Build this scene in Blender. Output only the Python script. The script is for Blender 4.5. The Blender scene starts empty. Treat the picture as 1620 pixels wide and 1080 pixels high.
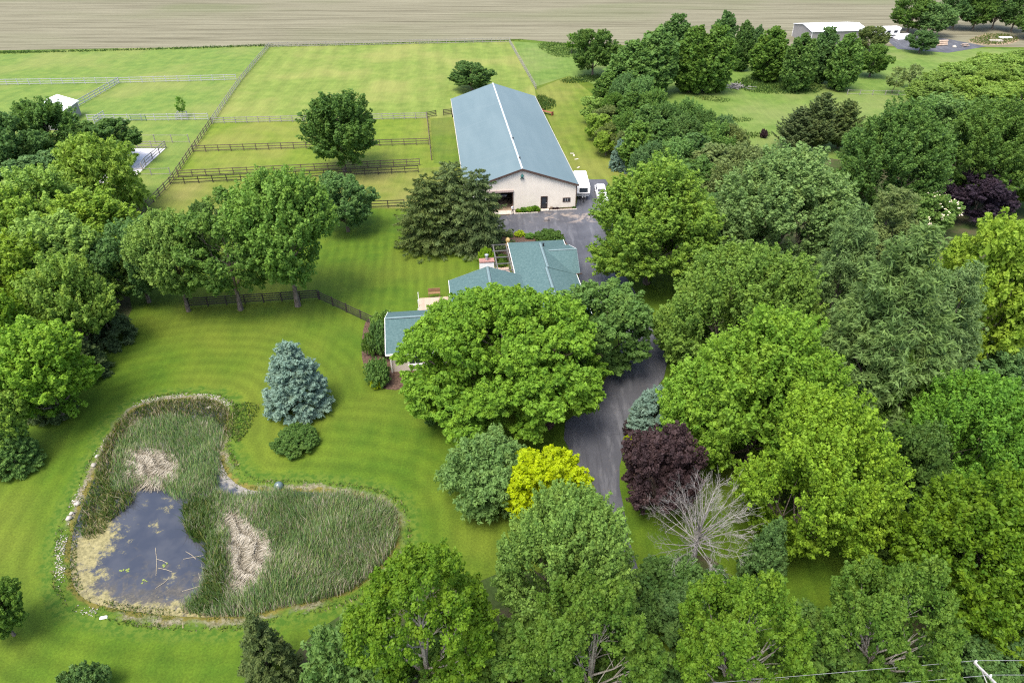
import bpy, bmesh, math, random
import numpy as np
from mathutils import Vector, Matrix

R_ = math.radians
scene = bpy.context.scene
COL = scene.collection

# ------------------------------------------------------------------ camera, sky, sun, exposure
cam_data = bpy.data.cameras.new("camera")
cam_data.sensor_width = 36.0
cam_data.lens = 24.0
cam_data.clip_start = 0.5
cam_data.clip_end = 3000.0
cam = bpy.data.objects.new("camera", cam_data)
COL.objects.link(cam)
cam.location = (0.0, 0.0, 49.0)
cam.rotation_euler = (R_(90 - 35.5), 0.0, 0.0)
scene.camera = cam

SUN_EL, SUN_AZ = 66.0, -142.0            # azimuth measured from +Y towards +X
world = bpy.data.worlds.new("World")
scene.world = world
world.use_nodes = True
wn = world.node_tree.nodes
sky = wn.new("ShaderNodeTexSky")
sky.sky_type = 'NISHITA'
sky.sun_disc = False
sky.sun_elevation = R_(SUN_EL)
sky.sun_rotation = R_(SUN_AZ)
sky.air_density = 1.0
sky.dust_density = 4.0
sky.ozone_density = 1.0
bg = wn["Background"]
bg.inputs["Strength"].default_value = 0.15
world.node_tree.links.new(sky.outputs["Color"], bg.inputs["Color"])

sun_data = bpy.data.lights.new("sun", 'SUN')
sun_data.energy = 1.2
sun_data.angle = R_(24)
sun_data.color = (1.0, 0.95, 0.86)
sun = bpy.data.objects.new("sun", sun_data)
COL.objects.link(sun)
_e, _a = R_(SUN_EL), R_(SUN_AZ)
_d = Vector((math.cos(_e) * math.sin(_a), math.cos(_e) * math.cos(_a), math.sin(_e)))
sun.rotation_euler = _d.to_track_quat('Z', 'Y').to_euler()

scene.view_settings.view_transform = 'Standard'
scene.view_settings.look = 'None'
scene.view_settings.exposure = 1.60
scene.view_settings.gamma = 1.0
scene.view_settings.use_curve_mapping = False
scene.render.engine = 'CYCLES'
scene.cycles.max_bounces = 6
scene.cycles.diffuse_bounces = 4
scene.cycles.glossy_bounces = 2
scene.cycles.transmission_bounces = 3
scene.cycles.transparent_max_bounces = 4
scene.cycles.use_denoising = False
scene.cycles.use_adaptive_sampling = False
scene.cycles.use_light_tree = False
scene.cycles.filter_width = 1.2
scene.cycles.sample_clamp_indirect = 4.0
scene.cycles.caustics_reflective = False
scene.cycles.caustics_refractive = False

YAW = 0.116                              # the farm's own grid is turned this much
CY, SY = math.cos(YAW), math.sin(YAW)
def farm(a, b):                          # farm-grid metres -> world metres
    return (a * CY - b * SY, a * SY + b * CY)

# ------------------------------------------------------------------ materials
class NT:
    def __init__(s, m):
        s.m = m; m.use_nodes = True; s.t = m.node_tree; s.n = s.t.nodes
        s.bsdf = s.n["Principled BSDF"]; s.out = s.n["Material Output"]
    def put(s, sock, v):
        if hasattr(v, "is_output"): s.t.links.new(v, sock)
        elif v is not None: sock.default_value = v
    def add(s, typ, ins=None, **props):
        nd = s.n.new(typ)
        for k, v in props.items(): setattr(nd, k, v)
        for k, v in (ins or {}).items(): s.put(nd.inputs[k], v)
        return nd
    def pos(s): return s.add("ShaderNodeNewGeometry").outputs["Position"]
    def obj(s): return s.add("ShaderNodeTexCoord").outputs["Object"]
    def noise(s, vec, scale, detail=3.0, rough=0.55, dist=0.0):
        return s.add("ShaderNodeTexNoise", {"Vector": vec, "Scale": scale, "Detail": detail, "Roughness": rough, "Distortion": dist}).outputs["Fac"]
    def mapv(s, vec, scale=(1, 1, 1), rot=(0, 0, 0)):
        return s.add("ShaderNodeMapping", {"Vector": vec, "Scale": scale, "Rotation": rot}).outputs["Vector"]
    def math(s, op, a, b=None, clamp=False):
        nd = s.add("ShaderNodeMath", {0: a, 1: b}, operation=op); nd.use_clamp = clamp
        return nd.outputs[0]
    def rng(s, v, a, b, c=0.0, d=1.0, smooth=True):
        nd = s.add("ShaderNodeMapRange", {"Value": v, "From Min": a, "From Max": b, "To Min": c, "To Max": d})
        nd.interpolation_type = 'SMOOTHSTEP' if smooth else 'LINEAR'
        return nd.outputs["Result"]
    def mix(s, f, a, b, blend='MIX'):
        nd = s.add("ShaderNodeMix", data_type='RGBA', blend_type=blend)
        s.put(nd.inputs["Factor"], f)
        for k, v in ((6, a), (7, b)):
            if not hasattr(v, "is_output"): v = (v[0], v[1], v[2], 1.0)
            s.put(nd.inputs[k], v)
        return nd.outputs[2]
    def attr(s, name):
        return s.add("ShaderNodeAttribute", attribute_name=name).outputs["Fac"]
    def bump(s, h, strength=0.3, dist=0.05):
        return s.add("ShaderNodeBump", {"Height": h, "Strength": strength, "Distance": dist}).outputs["Normal"]
    def fin(s, col, rough=0.8, spec=0.3, normal=None, metal=0.0):
        b = s.bsdf
        s.put(b.inputs["Base Color"], col if hasattr(col, "is_output") else (col[0], col[1], col[2], 1))
        s.put(b.inputs["Roughness"], rough); b.inputs["Specular IOR Level"].default_value = spec
        b.inputs["Metallic"].default_value = metal
        if normal is not None: s.put(b.inputs["Normal"], normal)
        return s.m
def newmat(name): return NT(bpy.data.materials.new(name))

def plain(name, c, rough=0.7, var=0.18, scale=3.0, spec=0.3, metal=0.0, bump=0.0):
    n = newmat(name); v = n.obj()
    f = n.noise(v, scale, 4.0, 0.6)
    k1 = [x * (1 - var) for x in c]; k2 = [min(0.95, x * (1 + var)) for x in c]
    nm = n.bump(f, bump, 0.03) if bump else None
    return n.fin(n.mix(n.rng(f, 0.3, 0.7), k1, k2), rough, spec, nm, metal)

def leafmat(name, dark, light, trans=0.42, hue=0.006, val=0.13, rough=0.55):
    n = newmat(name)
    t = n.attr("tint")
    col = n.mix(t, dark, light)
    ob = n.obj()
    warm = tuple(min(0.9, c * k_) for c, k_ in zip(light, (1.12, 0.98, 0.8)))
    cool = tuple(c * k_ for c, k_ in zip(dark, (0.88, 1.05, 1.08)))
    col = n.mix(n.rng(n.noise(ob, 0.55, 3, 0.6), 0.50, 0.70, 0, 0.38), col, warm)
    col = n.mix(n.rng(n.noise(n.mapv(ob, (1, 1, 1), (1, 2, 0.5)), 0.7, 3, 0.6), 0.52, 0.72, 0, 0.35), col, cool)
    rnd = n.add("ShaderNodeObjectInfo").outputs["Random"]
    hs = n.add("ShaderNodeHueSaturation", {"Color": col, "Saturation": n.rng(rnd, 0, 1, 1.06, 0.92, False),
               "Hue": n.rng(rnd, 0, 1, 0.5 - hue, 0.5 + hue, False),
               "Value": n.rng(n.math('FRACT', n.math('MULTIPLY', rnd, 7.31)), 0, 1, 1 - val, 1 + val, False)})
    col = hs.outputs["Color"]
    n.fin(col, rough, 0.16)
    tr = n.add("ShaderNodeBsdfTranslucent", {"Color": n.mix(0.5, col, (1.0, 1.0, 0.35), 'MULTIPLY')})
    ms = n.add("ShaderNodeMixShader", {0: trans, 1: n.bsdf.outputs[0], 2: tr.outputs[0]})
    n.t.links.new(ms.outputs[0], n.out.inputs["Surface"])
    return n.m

M = {}
LEAF = dict(
    maple=((0.052, 0.118, 0.020), (0.210, 0.335, 0.055)),
    maple_light=((0.072, 0.150, 0.018), (0.285, 0.425, 0.056)),
    maple_bright=((0.060, 0.150, 0.012), (0.230, 0.385, 0.036)),
    lime=((0.066, 0.155, 0.010), (0.255, 0.400, 0.026)),
    locust=((0.062, 0.160, 0.008), (0.225, 0.395, 0.018)),
    gold=((0.230, 0.315, 0.012), (0.410, 0.530, 0.022)),
    yellow=((0.112, 0.200, 0.016), (0.285, 0.415, 0.042)),
    dark=((0.038, 0.092, 0.022), (0.130, 0.235, 0.048)),
    deep=((0.040, 0.098, 0.028), (0.138, 0.250, 0.062)),
    mid=((0.042, 0.104, 0.020), (0.155, 0.265, 0.045)),
    fresh=((0.040, 0.115, 0.016), (0.155, 0.315, 0.032)),
    soft=((0.062, 0.130, 0.034), (0.205, 0.345, 0.092)),
    poplar=((0.066, 0.130, 0.030), (0.225, 0.345, 0.085)),
    willow=((0.110, 0.190, 0.022), (0.270, 0.400, 0.075)),
    olive=((0.066, 0.106, 0.027), (0.199, 0.256, 0.069)),
    crab=((0.056, 0.124, 0.032), (0.175, 0.310, 0.082)),
    sycamore=((0.036, 0.100, 0.008), (0.160, 0.270, 0.020)),
    blue=((0.085, 0.145, 0.108), (0.235, 0.345, 0.275)),
    spruce=((0.036, 0.070, 0.028), (0.135, 0.200, 0.070)),
    norway=((0.046, 0.080, 0.024), (0.155, 0.205, 0.062)),
    pine=((0.058, 0.108, 0.034), (0.190, 0.295, 0.092)),
    cedar=((0.044, 0.078, 0.024), (0.150, 0.195, 0.060)),
    purple=((0.024, 0.013, 0.016), (0.088, 0.054, 0.056)),
    violet=((0.016, 0.011, 0.020), (0.070, 0.050, 0.070)),
    blossom=((0.053, 0.112, 0.025), (0.199, 0.325, 0.088)),
    box=((0.090, 0.190, 0.006), (0.270, 0.430, 0.012)),
    shrub=((0.034, 0.088, 0.014), (0.125, 0.225, 0.036)),
)
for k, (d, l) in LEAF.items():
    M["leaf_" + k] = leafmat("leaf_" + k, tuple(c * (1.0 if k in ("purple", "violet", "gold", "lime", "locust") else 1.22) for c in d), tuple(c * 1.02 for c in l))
def barkmat(name, c1, c2):
    n = newmat(name); v = n.mapv(n.obj(), (6, 6, 1.6))
    f = n.noise(v, 1.6, 4, 0.65)
    return n.fin(n.mix(n.rng(f, 0.35, 0.65), c1, c2), 0.85, 0.2, n.bump(f, 0.5, 0.05))
M["bark"] = barkmat("bark", (0.075, 0.060, 0.047), (0.19, 0.155, 0.125))
M["bark_pale"] = barkmat("bark_pale", (0.17, 0.15, 0.12), (0.36, 0.335, 0.28))
M["bark_dead"] = barkmat("bark_dead", (0.165, 0.155, 0.146), (0.33, 0.315, 0.30))

# ------------------------------------------------------------------ mesh helpers
def tag(o, label=None, cat=None, group=None, kind=None):
    if label: o["label"] = label
    if cat: o["category"] = cat
    if group: o["group"] = group
    if kind: o["kind"] = kind
    return o
def link(o, parent=None):
    COL.objects.link(o)
    if parent: o.parent = parent
    return o
def empty(name, loc=(0, 0, 0), rz=0.0):
    o = bpy.data.objects.new(name, None)
    o.empty_display_size = 0.3
    o.location = loc; o.rotation_euler = (0, 0, rz)
    return link(o)
def mesh_obj(name, me, parent=None, mat=None):
    if mat is not None and not me.materials: me.materials.append(mat)
    return link(bpy.data.objects.new(name, me), parent)

class MB:
    """collects boxes, quads, tubes and prisms; build() links them as ONE mesh object"""
    def __init__(s): s.v = []; s.f = []; s.m = []; s.cur = 0
    def poly(s, pts):
        i = len(s.v); s.v += [tuple(p) for p in pts]; s.f.append(tuple(range(i, i + len(pts)))); s.m.append(s.cur); return s
    def faces(s, pts, fs):
        i = len(s.v); s.v += [tuple(p) for p in pts]
        for f in fs: s.f.append(tuple(i + k for k in f)); s.m.append(s.cur)
        return s
    def hexa(s, p):      # eight corners: 4 bottom then 4 top, counter-clockwise
        return s.faces(p, [(3, 2, 1, 0), (4, 5, 6, 7), (0, 1, 5, 4), (1, 2, 6, 5), (2, 3, 7, 6), (3, 0, 4, 7)])
    def box(s, x0, x1, y0, y1, z0, z1):
        return s.hexa([(x0, y0, z0), (x1, y0, z0), (x1, y1, z0), (x0, y1, z0), (x0, y0, z1), (x1, y0, z1), (x1, y1, z1), (x0, y1, z1)])
    def taper(s, x0, x1, y0, y1, z0, z1, ix=0.0, iy=0.0):
        return s.hexa([(x0, y0, z0), (x1, y0, z0), (x1, y1, z0), (x0, y1, z0), (x0 + ix, y0 + iy, z1), (x1 - ix, y0 + iy, z1), (x1 - ix, y1 - iy, z1), (x0 + ix, y1 - iy, z1)])
    def tube(s, pts, rad, sides=6, cap=True):
        pts = [Vector(p) for p in pts]; base = len(s.v); n = len(pts)
        for i, p in enumerate(pts):
            d = (pts[min(i + 1, n - 1)] - pts[max(i - 1, 0)]).normalized()
            u = d.cross(Vector((0, 0, 1)) if abs(d.z) < 0.95 else Vector((1, 0, 0))).normalized(); w = d.cross(u)
            r = rad[i] if isinstance(rad, (list, tuple)) else rad
            for k in range(sides):
                a = 2 * math.pi * k / sides
                s.v.append(tuple(p + u * (r * math.cos(a)) + w * (r * math.sin(a))))
        for i in range(n - 1):
            for k in range(sides):
                k2 = (k + 1) % sides
                s.f.append((base + i * sides + k, base + (i + 1) * sides + k, base + (i + 1) * sides + k2, base + i * sides + k2)); s.m.append(s.cur)
        if cap:
            s.f.append(tuple(base + k for k in range(sides))); s.m.append(s.cur)
            s.f.append(tuple(base + (n - 1) * sides + k for k in reversed(range(sides)))); s.m.append(s.cur)
        return s
    def lathe(s, prof, sides=16, c=(0, 0, 0)):
        base = len(s.v)
        for r, z in prof:
            for k in range(sides):
                a = 2 * math.pi * k / sides
                s.v.append((c[0] + r * math.cos(a), c[1] + r * math.sin(a), c[2] + z))
        for i in range(len(prof) - 1):
            for k in range(sides):
                k2 = (k + 1) % sides
                s.f.append((base + i * sides + k, base + i * sides + k2, base + (i + 1) * sides + k2, base + (i + 1) * sides + k)); s.m.append(s.cur)
        s.f.append(tuple(base + k for k in reversed(range(sides)))); s.m.append(s.cur)
        s.f.append(tuple(base + (len(prof) - 1) * sides + k for k in range(sides))); s.m.append(s.cur)
        return s
    def mesh(s, name, mats):
        me = bpy.data.meshes.new(name); me.from_pydata(s.v, [], s.f)
        mats = mats if isinstance(mats, (list, tuple)) else [mats]
        for m in mats: me.materials.append(m)
        if len(mats) > 1: me.polygons.foreach_set("material_index", s.m)
        me.update(); return me
    def build(s, name, mats, parent=None, bevel=0.0, smooth=False):
        me = s.mesh(name, mats)
        if bevel:
            bm = bmesh.new(); bm.from_mesh(me)
            bmesh.ops.bevel(bm, geom=list(bm.edges), offset=bevel, segments=2, affect='EDGES', clamp_overlap=True)
            bm.to_mesh(me); bm.free()
        if smooth: me.polygons.foreach_set("use_smooth", [True] * len(me.polygons))
        return link(bpy.data.objects.new(name, me), parent)

def sheet(name, pts, z, mat, sub=0):     # a flat piece of the setting lying on the one below
    bm = bmesh.new()
    vs = [bm.verts.new((p[0], p[1], z)) for p in pts]
    f = bm.faces.new(vs)
    if f.normal.z < 0 or sum((pts[i][0] * pts[(i + 1) % len(pts)][1] - pts[(i + 1) % len(pts)][0] * pts[i][1]) for i in range(len(pts))) < 0:
        bmesh.ops.reverse_faces(bm, faces=[f])
    bmesh.ops.triangulate(bm, faces=list(bm.faces))
    me = bpy.data.meshes.new(name); bm.to_mesh(me); bm.free(); me.materials.append(mat)
    return tag(link(bpy.data.objects.new(name, me)), kind="structure")

def smooth_loop(pts, n=4, closed=True):  # Catmull-Rom
    out = []; N = len(pts); P = [np.array(p, float) for p in pts]
    for i in range(N if closed else N - 1):
        p0, p1, p2, p3 = (P[(i - 1) % N] if closed or i > 0 else P[0]), P[i], P[(i + 1) % N], (P[(i + 2) % N] if closed or i + 2 < N else P[-1])
        for k in range(n):
            t = k / n
            out.append(tuple(0.5 * (2 * p1 + (p2 - p0) * t + (2 * p0 - 5 * p1 + 4 * p2 - p3) * t * t + (3 * p1 - p0 - 3 * p2 + p3) * t ** 3)))
    if not closed: out.append(tuple(P[-1]))
    return out
def inside(poly, X, Y):
    c = np.zeros(X.shape, bool); n = len(poly)
    for i in range(n):
        x1, y1 = poly[i]; x2, y2 = poly[(i + 1) % n]
        if y1 == y2: continue
        c ^= ((y1 > Y) != (y2 > Y)) & (X < (x2 - x1) * (Y - y1) / (y2 - y1) + x1)
    return c
def edge_dist(poly, X, Y):
    d = np.full(X.shape, 1e9); n = len(poly)
    for i in range(n):
        x1, y1 = poly[i]; x2, y2 = poly[(i + 1) % n]
        dx, dy = x2 - x1, y2 - y1; L = dx * dx + dy * dy + 1e-9
        t = np.clip(((X - x1) * dx + (Y - y1) * dy) / L, 0, 1)
        d = np.minimum(d, np.hypot(X - x1 - t * dx, Y - y1 - t * dy))
    return d
def scatter(rng, poly, per_m2):
    p = np.array(poly); lo, hi = p.min(0), p.max(0)
    n = int((hi - lo).prod() * per_m2)
    q = rng.random((n, 2)) * (hi - lo) + lo
    return q[inside(poly, q[:, 0], q[:, 1])]

def unit(a): return a / (np.linalg.norm(a, axis=-1, keepdims=True) + 1e-9)
def mesh_np(name, V, F, tint=None, mat=None):
    me = bpy.data.meshes.new(name); k = F.shape[1]
    me.vertices.add(len(V)); me.vertices.foreach_set("co", np.ascontiguousarray(V, np.float32).ravel())
    me.loops.add(F.size); me.loops.foreach_set("vertex_index", np.ascontiguousarray(F, np.int32).ravel())
    me.polygons.add(len(F)); me.polygons.foreach_set("loop_start", np.arange(0, F.size, k, dtype=np.int32))
    me.polygons.foreach_set("loop_total", np.full(len(F), k, np.int32))
    if tint is not None:
        a = me.attributes.new("tint", 'FLOAT', 'FACE'); a.data.foreach_set("value", np.ascontiguousarray(tint, np.float32))
    if mat is not None: me.materials.append(mat)
    me.update(calc_edges=True); return me
def leaf_quads(P, T, Nn, l, w):
    T = unit(T - Nn * (T * Nn).sum(1, keepdims=True)); B = np.cross(Nn, T)
    l = l[:, None] * 0.5; w = w[:, None] * 0.5
    V = np.stack([P - T * l, P + B * w - T * l * 0.1, P + T * l, P - B * w - T * l * 0.1], 1).reshape(-1, 3)
    F = np.arange(len(V)).reshape(-1, 4)
    return V, F
def dirs(rng, n): return unit(rng.normal(size=(n, 3)))
def fib(rng, n, jit=0.25):
    i = np.arange(n) + 0.5; ph = np.arccos(1 - 2 * i / n); th = math.pi * (1 + 5 ** 0.5) * i + rng.random() * 6
    d = np.stack([np.cos(th) * np.sin(ph), np.sin(th) * np.sin(ph), np.cos(ph)], 1)
    return unit(d + rng.normal(size=d.shape) * jit)

# ------------------------------------------------------------------ tree shapes
def crown_broad(seed, R, H, z0, nl=16, lr=0.36, nc=20, cr=0.7, nlv=60, leaf=(0.34, 0.24), elong=1.3, up=0.6, flat=0.85,
                prof=None, hang=0.0, low=1.0, nup=0.55, nrand=0.55, inner=0.12, lobe_flat=0.85, jit=0.25, core=0.2, pockets=(), rev=None):
    rng = np.random.default_rng(seed)
    hz = (H - z0) / 2; cz = z0 + hz
    D = fib(rng, nl, jit)
    lob_r = lr * R * rng.uniform(0.75, 1.2, nl)
    # lobe centres on an ellipsoid inside the crown's outline
    rad = rng.uniform(0.80, 1.10, nl)
    L = np.stack([D[:, 0] * (R - lob_r) * rad, D[:, 1] * (R - lob_r) * rad, cz + D[:, 2] * (hz - lob_r * lobe_flat * 0.9) * rad], 1)
    dn = D[:, 2] < 0
    L[dn, 2] = cz + (L[dn, 2] - cz) * low
    if prof is not None:
        t = np.clip((L[:, 2] - z0) / (H - z0), 0, 1); L[:, :2] *= prof(t)[:, None]
    if rev is not None:                   # a crown of revolution: rev(t) is its half-width from foot to tip
        t = (np.arange(nl) + 0.5) / nl; t = t + rng.normal(size=nl) * 0.02; t = np.clip(t, 0.01, 0.99)
        wt = rev(t); t = np.interp((np.arange(nl) + 0.5) / nl, np.cumsum(wt + 0.12) / np.sum(wt + 0.12), t)
        th = np.arange(nl) * 2.39996 + rng.normal(size=nl) * 0.25
        lob_r = lr * R * rng.uniform(0.75, 1.2, nl) * (0.45 + 0.55 * rev(t))
        rr = np.maximum(0.03 * R, R * rev(t) - lob_r) * rng.uniform(0.86, 1.08, nl)
        L = np.stack([rr * np.cos(th), rr * np.sin(th), z0 + lob_r * lobe_flat * 0.8 + t * (H - z0 - lob_r * lobe_flat * 1.5)], 1)
    ncore = max(1, int(nl * core))
    cs_, cl_, ch_ = (0.25, -0.5, 0.6) if rev is None else (0.34, -0.95, 0.2)
    L = np.concatenate([L, np.stack([rng.normal(size=ncore) * R * cs_, rng.normal(size=ncore) * R * cs_, cz + rng.uniform(cl_, ch_, ncore) * hz], 1)])
    if rev is not None:
        q_ = np.hypot(L[nl:, 0], L[nl:, 1]); L[nl:, :2] *= np.minimum(1, 0.55 * R * rev(np.clip((L[nl:, 2] - z0) / (H - z0), 0.01, 0.99)) / (q_ + 1e-6))[:, None]
    lob_r = np.concatenate([lob_r, np.full(ncore, lr * R)]); nL = len(L)
    out = unit((L - np.array([0, 0, cz - hz * 0.35])) / np.array([R, R, hz]))
    # clumps on the lobes, facing outwards
    ci = np.repeat(np.arange(nL), nc)
    cd = dirs(rng, len(ci)); dot = (cd * out[ci]).sum(1)
    flip = dot < -0.25; cd[flip] -= 2 * dot[flip][:, None] * out[ci][flip]
    C = L[ci] + cd * (lob_r[ci] * rng.uniform(0.7, 1.05, len(ci)))[:, None] * np.array([1, 1, lobe_flat])
    if prof is not None:
        t = np.clip((C[:, 2] - z0) / (H - z0), 0, 1)
    axis = unit(cd * 0.6 + out[ci] * 0.5 + np.array([0, 0, up]) + rng.normal(size=C.shape) * 0.25)
    csz = cr * rng.uniform(0.6, 1.35, len(C)); ctint = rng.random(len(C))
    # leaves on the clumps
    li = np.repeat(np.arange(len(C)), nlv); n = len(li)
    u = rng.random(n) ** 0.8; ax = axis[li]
    per = dirs(rng, n); per -= ax * (per * ax).sum(1, keepdims=True); per = unit(per)
    rho = csz[li] * (1.02 - 0.72 * u) * np.sqrt(rng.uniform(0.15, 1, n))
    P = C[li] + ax * ((u - 0.35) * csz[li] * 2 * elong)[:, None] + per * rho[:, None] * np.array([1, 1, flat])
    P[:, 2] -= hang * np.hypot(P[:, 0] - L[ci[li], 0], P[:, 1] - L[ci[li], 1])
    Nn = unit(per * 0.5 + ax * 0.25 + np.array([0, 0, nup]) + rng.normal(size=(n, 3)) * nrand)
    T = unit(per + ax * 0.6 - np.array([0, 0, hang * 2]) + rng.normal(size=(n, 3)) * 0.5)
    lv = rng.lognormal(0, 0.28, n); l = leaf[0] * lv; w = leaf[1] * lv * rng.uniform(0.7, 1.3, n)
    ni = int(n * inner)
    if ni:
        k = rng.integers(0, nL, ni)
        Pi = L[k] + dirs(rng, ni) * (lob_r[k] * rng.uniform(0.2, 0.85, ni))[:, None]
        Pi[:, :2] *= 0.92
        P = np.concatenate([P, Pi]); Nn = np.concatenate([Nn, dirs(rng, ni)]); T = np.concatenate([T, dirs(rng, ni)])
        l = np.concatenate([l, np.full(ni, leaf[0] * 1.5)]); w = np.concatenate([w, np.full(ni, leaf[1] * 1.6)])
        tint = np.concatenate([np.clip(ctint[li] * 0.35 + rng.random(n) * 0.40 + u * 0.28 - 0.03, 0, 1), rng.random(ni) * 0.7])  # tips take new growth's paler tint, which also paints in their highlights
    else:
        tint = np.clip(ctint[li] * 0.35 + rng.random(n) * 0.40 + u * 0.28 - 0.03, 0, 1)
    keep = P[:, 2] > 0.12
    for (a_, b_, ra, rb) in pockets:      # openings where the limbs show
        a_, b_ = np.array(a_, float), np.array(b_, float); ab = b_ - a_
        tq = np.clip(((P - a_) @ ab) / (ab @ ab), 0, 1); dq = np.linalg.norm(P - a_ - tq[:, None] * ab, axis=1)
        keep &= dq > (ra + (rb - ra) * tq) * (0.75 + 0.35 * np.sin(P[:, 0] * 2.1 + P[:, 2] * 1.7)) 
    V, F = leaf_quads(P[keep], T[keep], Nn[keep], l[keep], w[keep])
    return V, F, tint[keep], L[:nl]

def crown_spruce(seed, R, H, z0, tiers=17, droop=0.25, uptip=0.25, spacing=0.85, per=62, leaf=(0.34, 0.13), power=0.8, fan=0.30, rag=0.15, nup=0.7, belly=0.0):
    rng = np.random.default_rng(seed); Ps = []; Ts = []; Ns = []; ls = []; ti = []
    for k in range(tiers):
        t = (k + 0.3) / tiers
        r = R * (1 - t) ** power * (1 - belly * max(0, 0.25 - t) * 2)
        nb = max(4, int(2 * math.pi * r / spacing)); ph = rng.random() * 6.28
        for b in range(nb):
            a = ph + 2 * math.pi * (b + rng.uniform(-0.3, 0.3)) / nb
            ln = max(0.25, r * rng.uniform(1 - rag * 1.6, 1 + rag)); z = z0 + (H - z0) * t + rng.normal() * (H - z0) / tiers * 0.25
            m = max(14, int(per * (0.35 + 0.65 * ln / R)))
            s = rng.uniform(0.18, 1, m) ** 0.75
            d = np.array([math.cos(a), math.sin(a), 0]); q = np.array([-d[1], d[0], 0])
            lat = rng.normal(size=m) * fan * ln * (1.05 - s) * 0.8 + rng.normal(size=m) * 0.10
            P = d * (s * ln)[:, None] + q * lat[:, None]
            P[:, 2] = z - droop * s * ln + uptip * s * s * ln - np.abs(lat) * 0.18 + rng.normal(size=m) * 0.07
            Ps.append(P); sg = np.sign(lat)[:, None]
            Ts.append(unit(d + q * sg * 0.7 + np.array([0, 0, -droop + 2 * uptip * 0.5]) + rng.normal(size=(m, 3)) * 0.3))
            Ns.append(unit(np.array([0, 0, nup]) + d * 0.35 + rng.normal(size=(m, 3)) * 0.5))
            ls.append(rng.uniform(0.7, 1.25, m)); ti.append(np.clip(rng.random() * 0.4 + rng.random(m) * 0.6, 0, 1))
    P = np.concatenate(Ps); l = np.concatenate(ls)
    keep = P[:, 2] > 0.1
    V, F = leaf_quads(P[keep], np.concatenate(Ts)[keep], np.concatenate(Ns)[keep], l[keep] * leaf[0], l[keep] * leaf[1])
    return V, F, np.concatenate(ti)[keep], None

def trunk_mesh(seed, H, z0, L, r0, nl=10, lean=0.04, top=0.72, sides=7):
    rnd = random.Random(seed); mb = MB()
    n = 6; pts = []; rad = []
    lx, ly = rnd.uniform(-lean, lean), rnd.uniform(-lean, lean)
    for i in range(n + 1):
        t = i / n; z = H * top * t
        pts.append((lx * z + rnd.uniform(-0.05, 0.05) * (i > 0), ly * z + rnd.uniform(-0.05, 0.05) * (i > 0), z - 0.05 * (i == 0)))
        rad.append(r0 * (1.35 if i == 0 else 1 - 0.8 * t))
    mb.tube(pts, rad, sides)
    if L is not None:
        idx = [k for k in range(len(L)) if nl < 20 or L[k][2] > 0.52 * H]; rnd.shuffle(idx)
        for k in idx[:nl]:
            tgt = Vector(L[k]); hz = math.hypot(tgt.x, tgt.y)
            zs = max(z0 * 0.75, min(H * top * 0.9, tgt.z - hz * rnd.uniform(0.85, 1.5))); t = zs / (H * top)
            st = Vector((lx * zs, ly * zs, zs)); d = tgt - st
            rb = r0 * (1 - 0.8 * t) * 0.55
            mid = st + d * 0.5 + Vector((rnd.uniform(-.3, .3), rnd.uniform(-.3, .3), -0.06 * d.length))
            mb.tube([st, mid, tgt], [rb, rb * 0.6, rb * 0.22], 5)
            for j in range(2):
                e = mid + (tgt - mid) * 0.3 + Vector((rnd.uniform(-1, 1), rnd.uniform(-1, 1), rnd.uniform(0.2, 1.2))) * d.length * 0.28
                mb.tube([mid, (mid + e) / 2 + Vector((0, 0, 0.1)), e], [rb * 0.45, rb * 0.3, rb * 0.12], 4)
    return mb

SHAPES = {}
def shape(key, R, H, crown, trunk_r=0.22, nl=10, z0=2.0, top=0.72):
    V, F, ti, L = crown
    V = V - np.array([0, 0, 0]); V[:, 2] = np.maximum(V[:, 2], 0.06)
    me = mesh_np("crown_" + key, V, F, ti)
    # the outline's real reach, so a copy can be scaled to a measured size
    rr = np.percentile(np.hypot(V[:, 0], V[:, 1]), 98.5); hh = np.percentile(V[:, 2], 99.8)
    tk = trunk_mesh(hash(key) % 1000 if False else sum(map(ord, key)), H, z0, L, trunk_r, nl, top=top).mesh("trunk_" + key, [])
    SHAPES[key] = (me, tk, float(rr), float(hh))

cone = lambda p: (lambda t: np.clip(1.15 - t, 0.12, 1) ** p)
def ell(d, hi=2.4): return lambda t: np.clip(d(t) / (2 * np.sqrt(np.clip(t, 0.02, 0.98) * (1 - np.clip(t, 0.02, 0.98)))), 0.08, hi)
oval = ell(lambda t: np.clip(0.62 + 1.3 * t, 0, 1) * np.sqrt(np.clip(1 - np.clip(t - 0.3, 0, 1) / 0.72, 0.03, 1)))
domep = lambda t: np.clip(1.12 - 0.55 * t ** 2.2, 0.2, 1.1)
egg = lambda t: np.clip(1.12 - 0.75 * t ** 1.6, 0.2, 1.1)
for i in range(4):       # dense maples with upright tufts
    shape("maple%d" % i, 5, 12, crown_broad(10 + i, 5, 12, 1.6, nl=17, lr=0.34, nc=20, cr=0.58, nlv=92, elong=1.6, up=0.85, leaf=(0.27, 0.18), prof=egg if i % 2 else domep), 0.24, 10, 2.2)
for i in range(2):       # the biggest maples, with many fine tufts
    shape("grand%d" % i, 7.5, 15, crown_broad(20 + i, 7.5, 15, 1.8, nl=46, lr=0.235, nc=24, cr=0.52, nlv=74, elong=1.95, up=0.85, leaf=(0.25, 0.165), prof=egg if i else domep, jit=0.40, core=0.3, inner=0.06), 0.34, 14, 2.6)
shape("lifted", 5.5, 13, crown_broad(27, 5.5, 13, 3.4, nl=28, lr=0.29, nc=22, cr=0.55, nlv=80, elong=1.7, up=0.8, leaf=(0.26, 0.17), prof=domep, jit=0.34, core=0.25, inner=0.05), 0.28, 14, 4.0)
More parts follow.
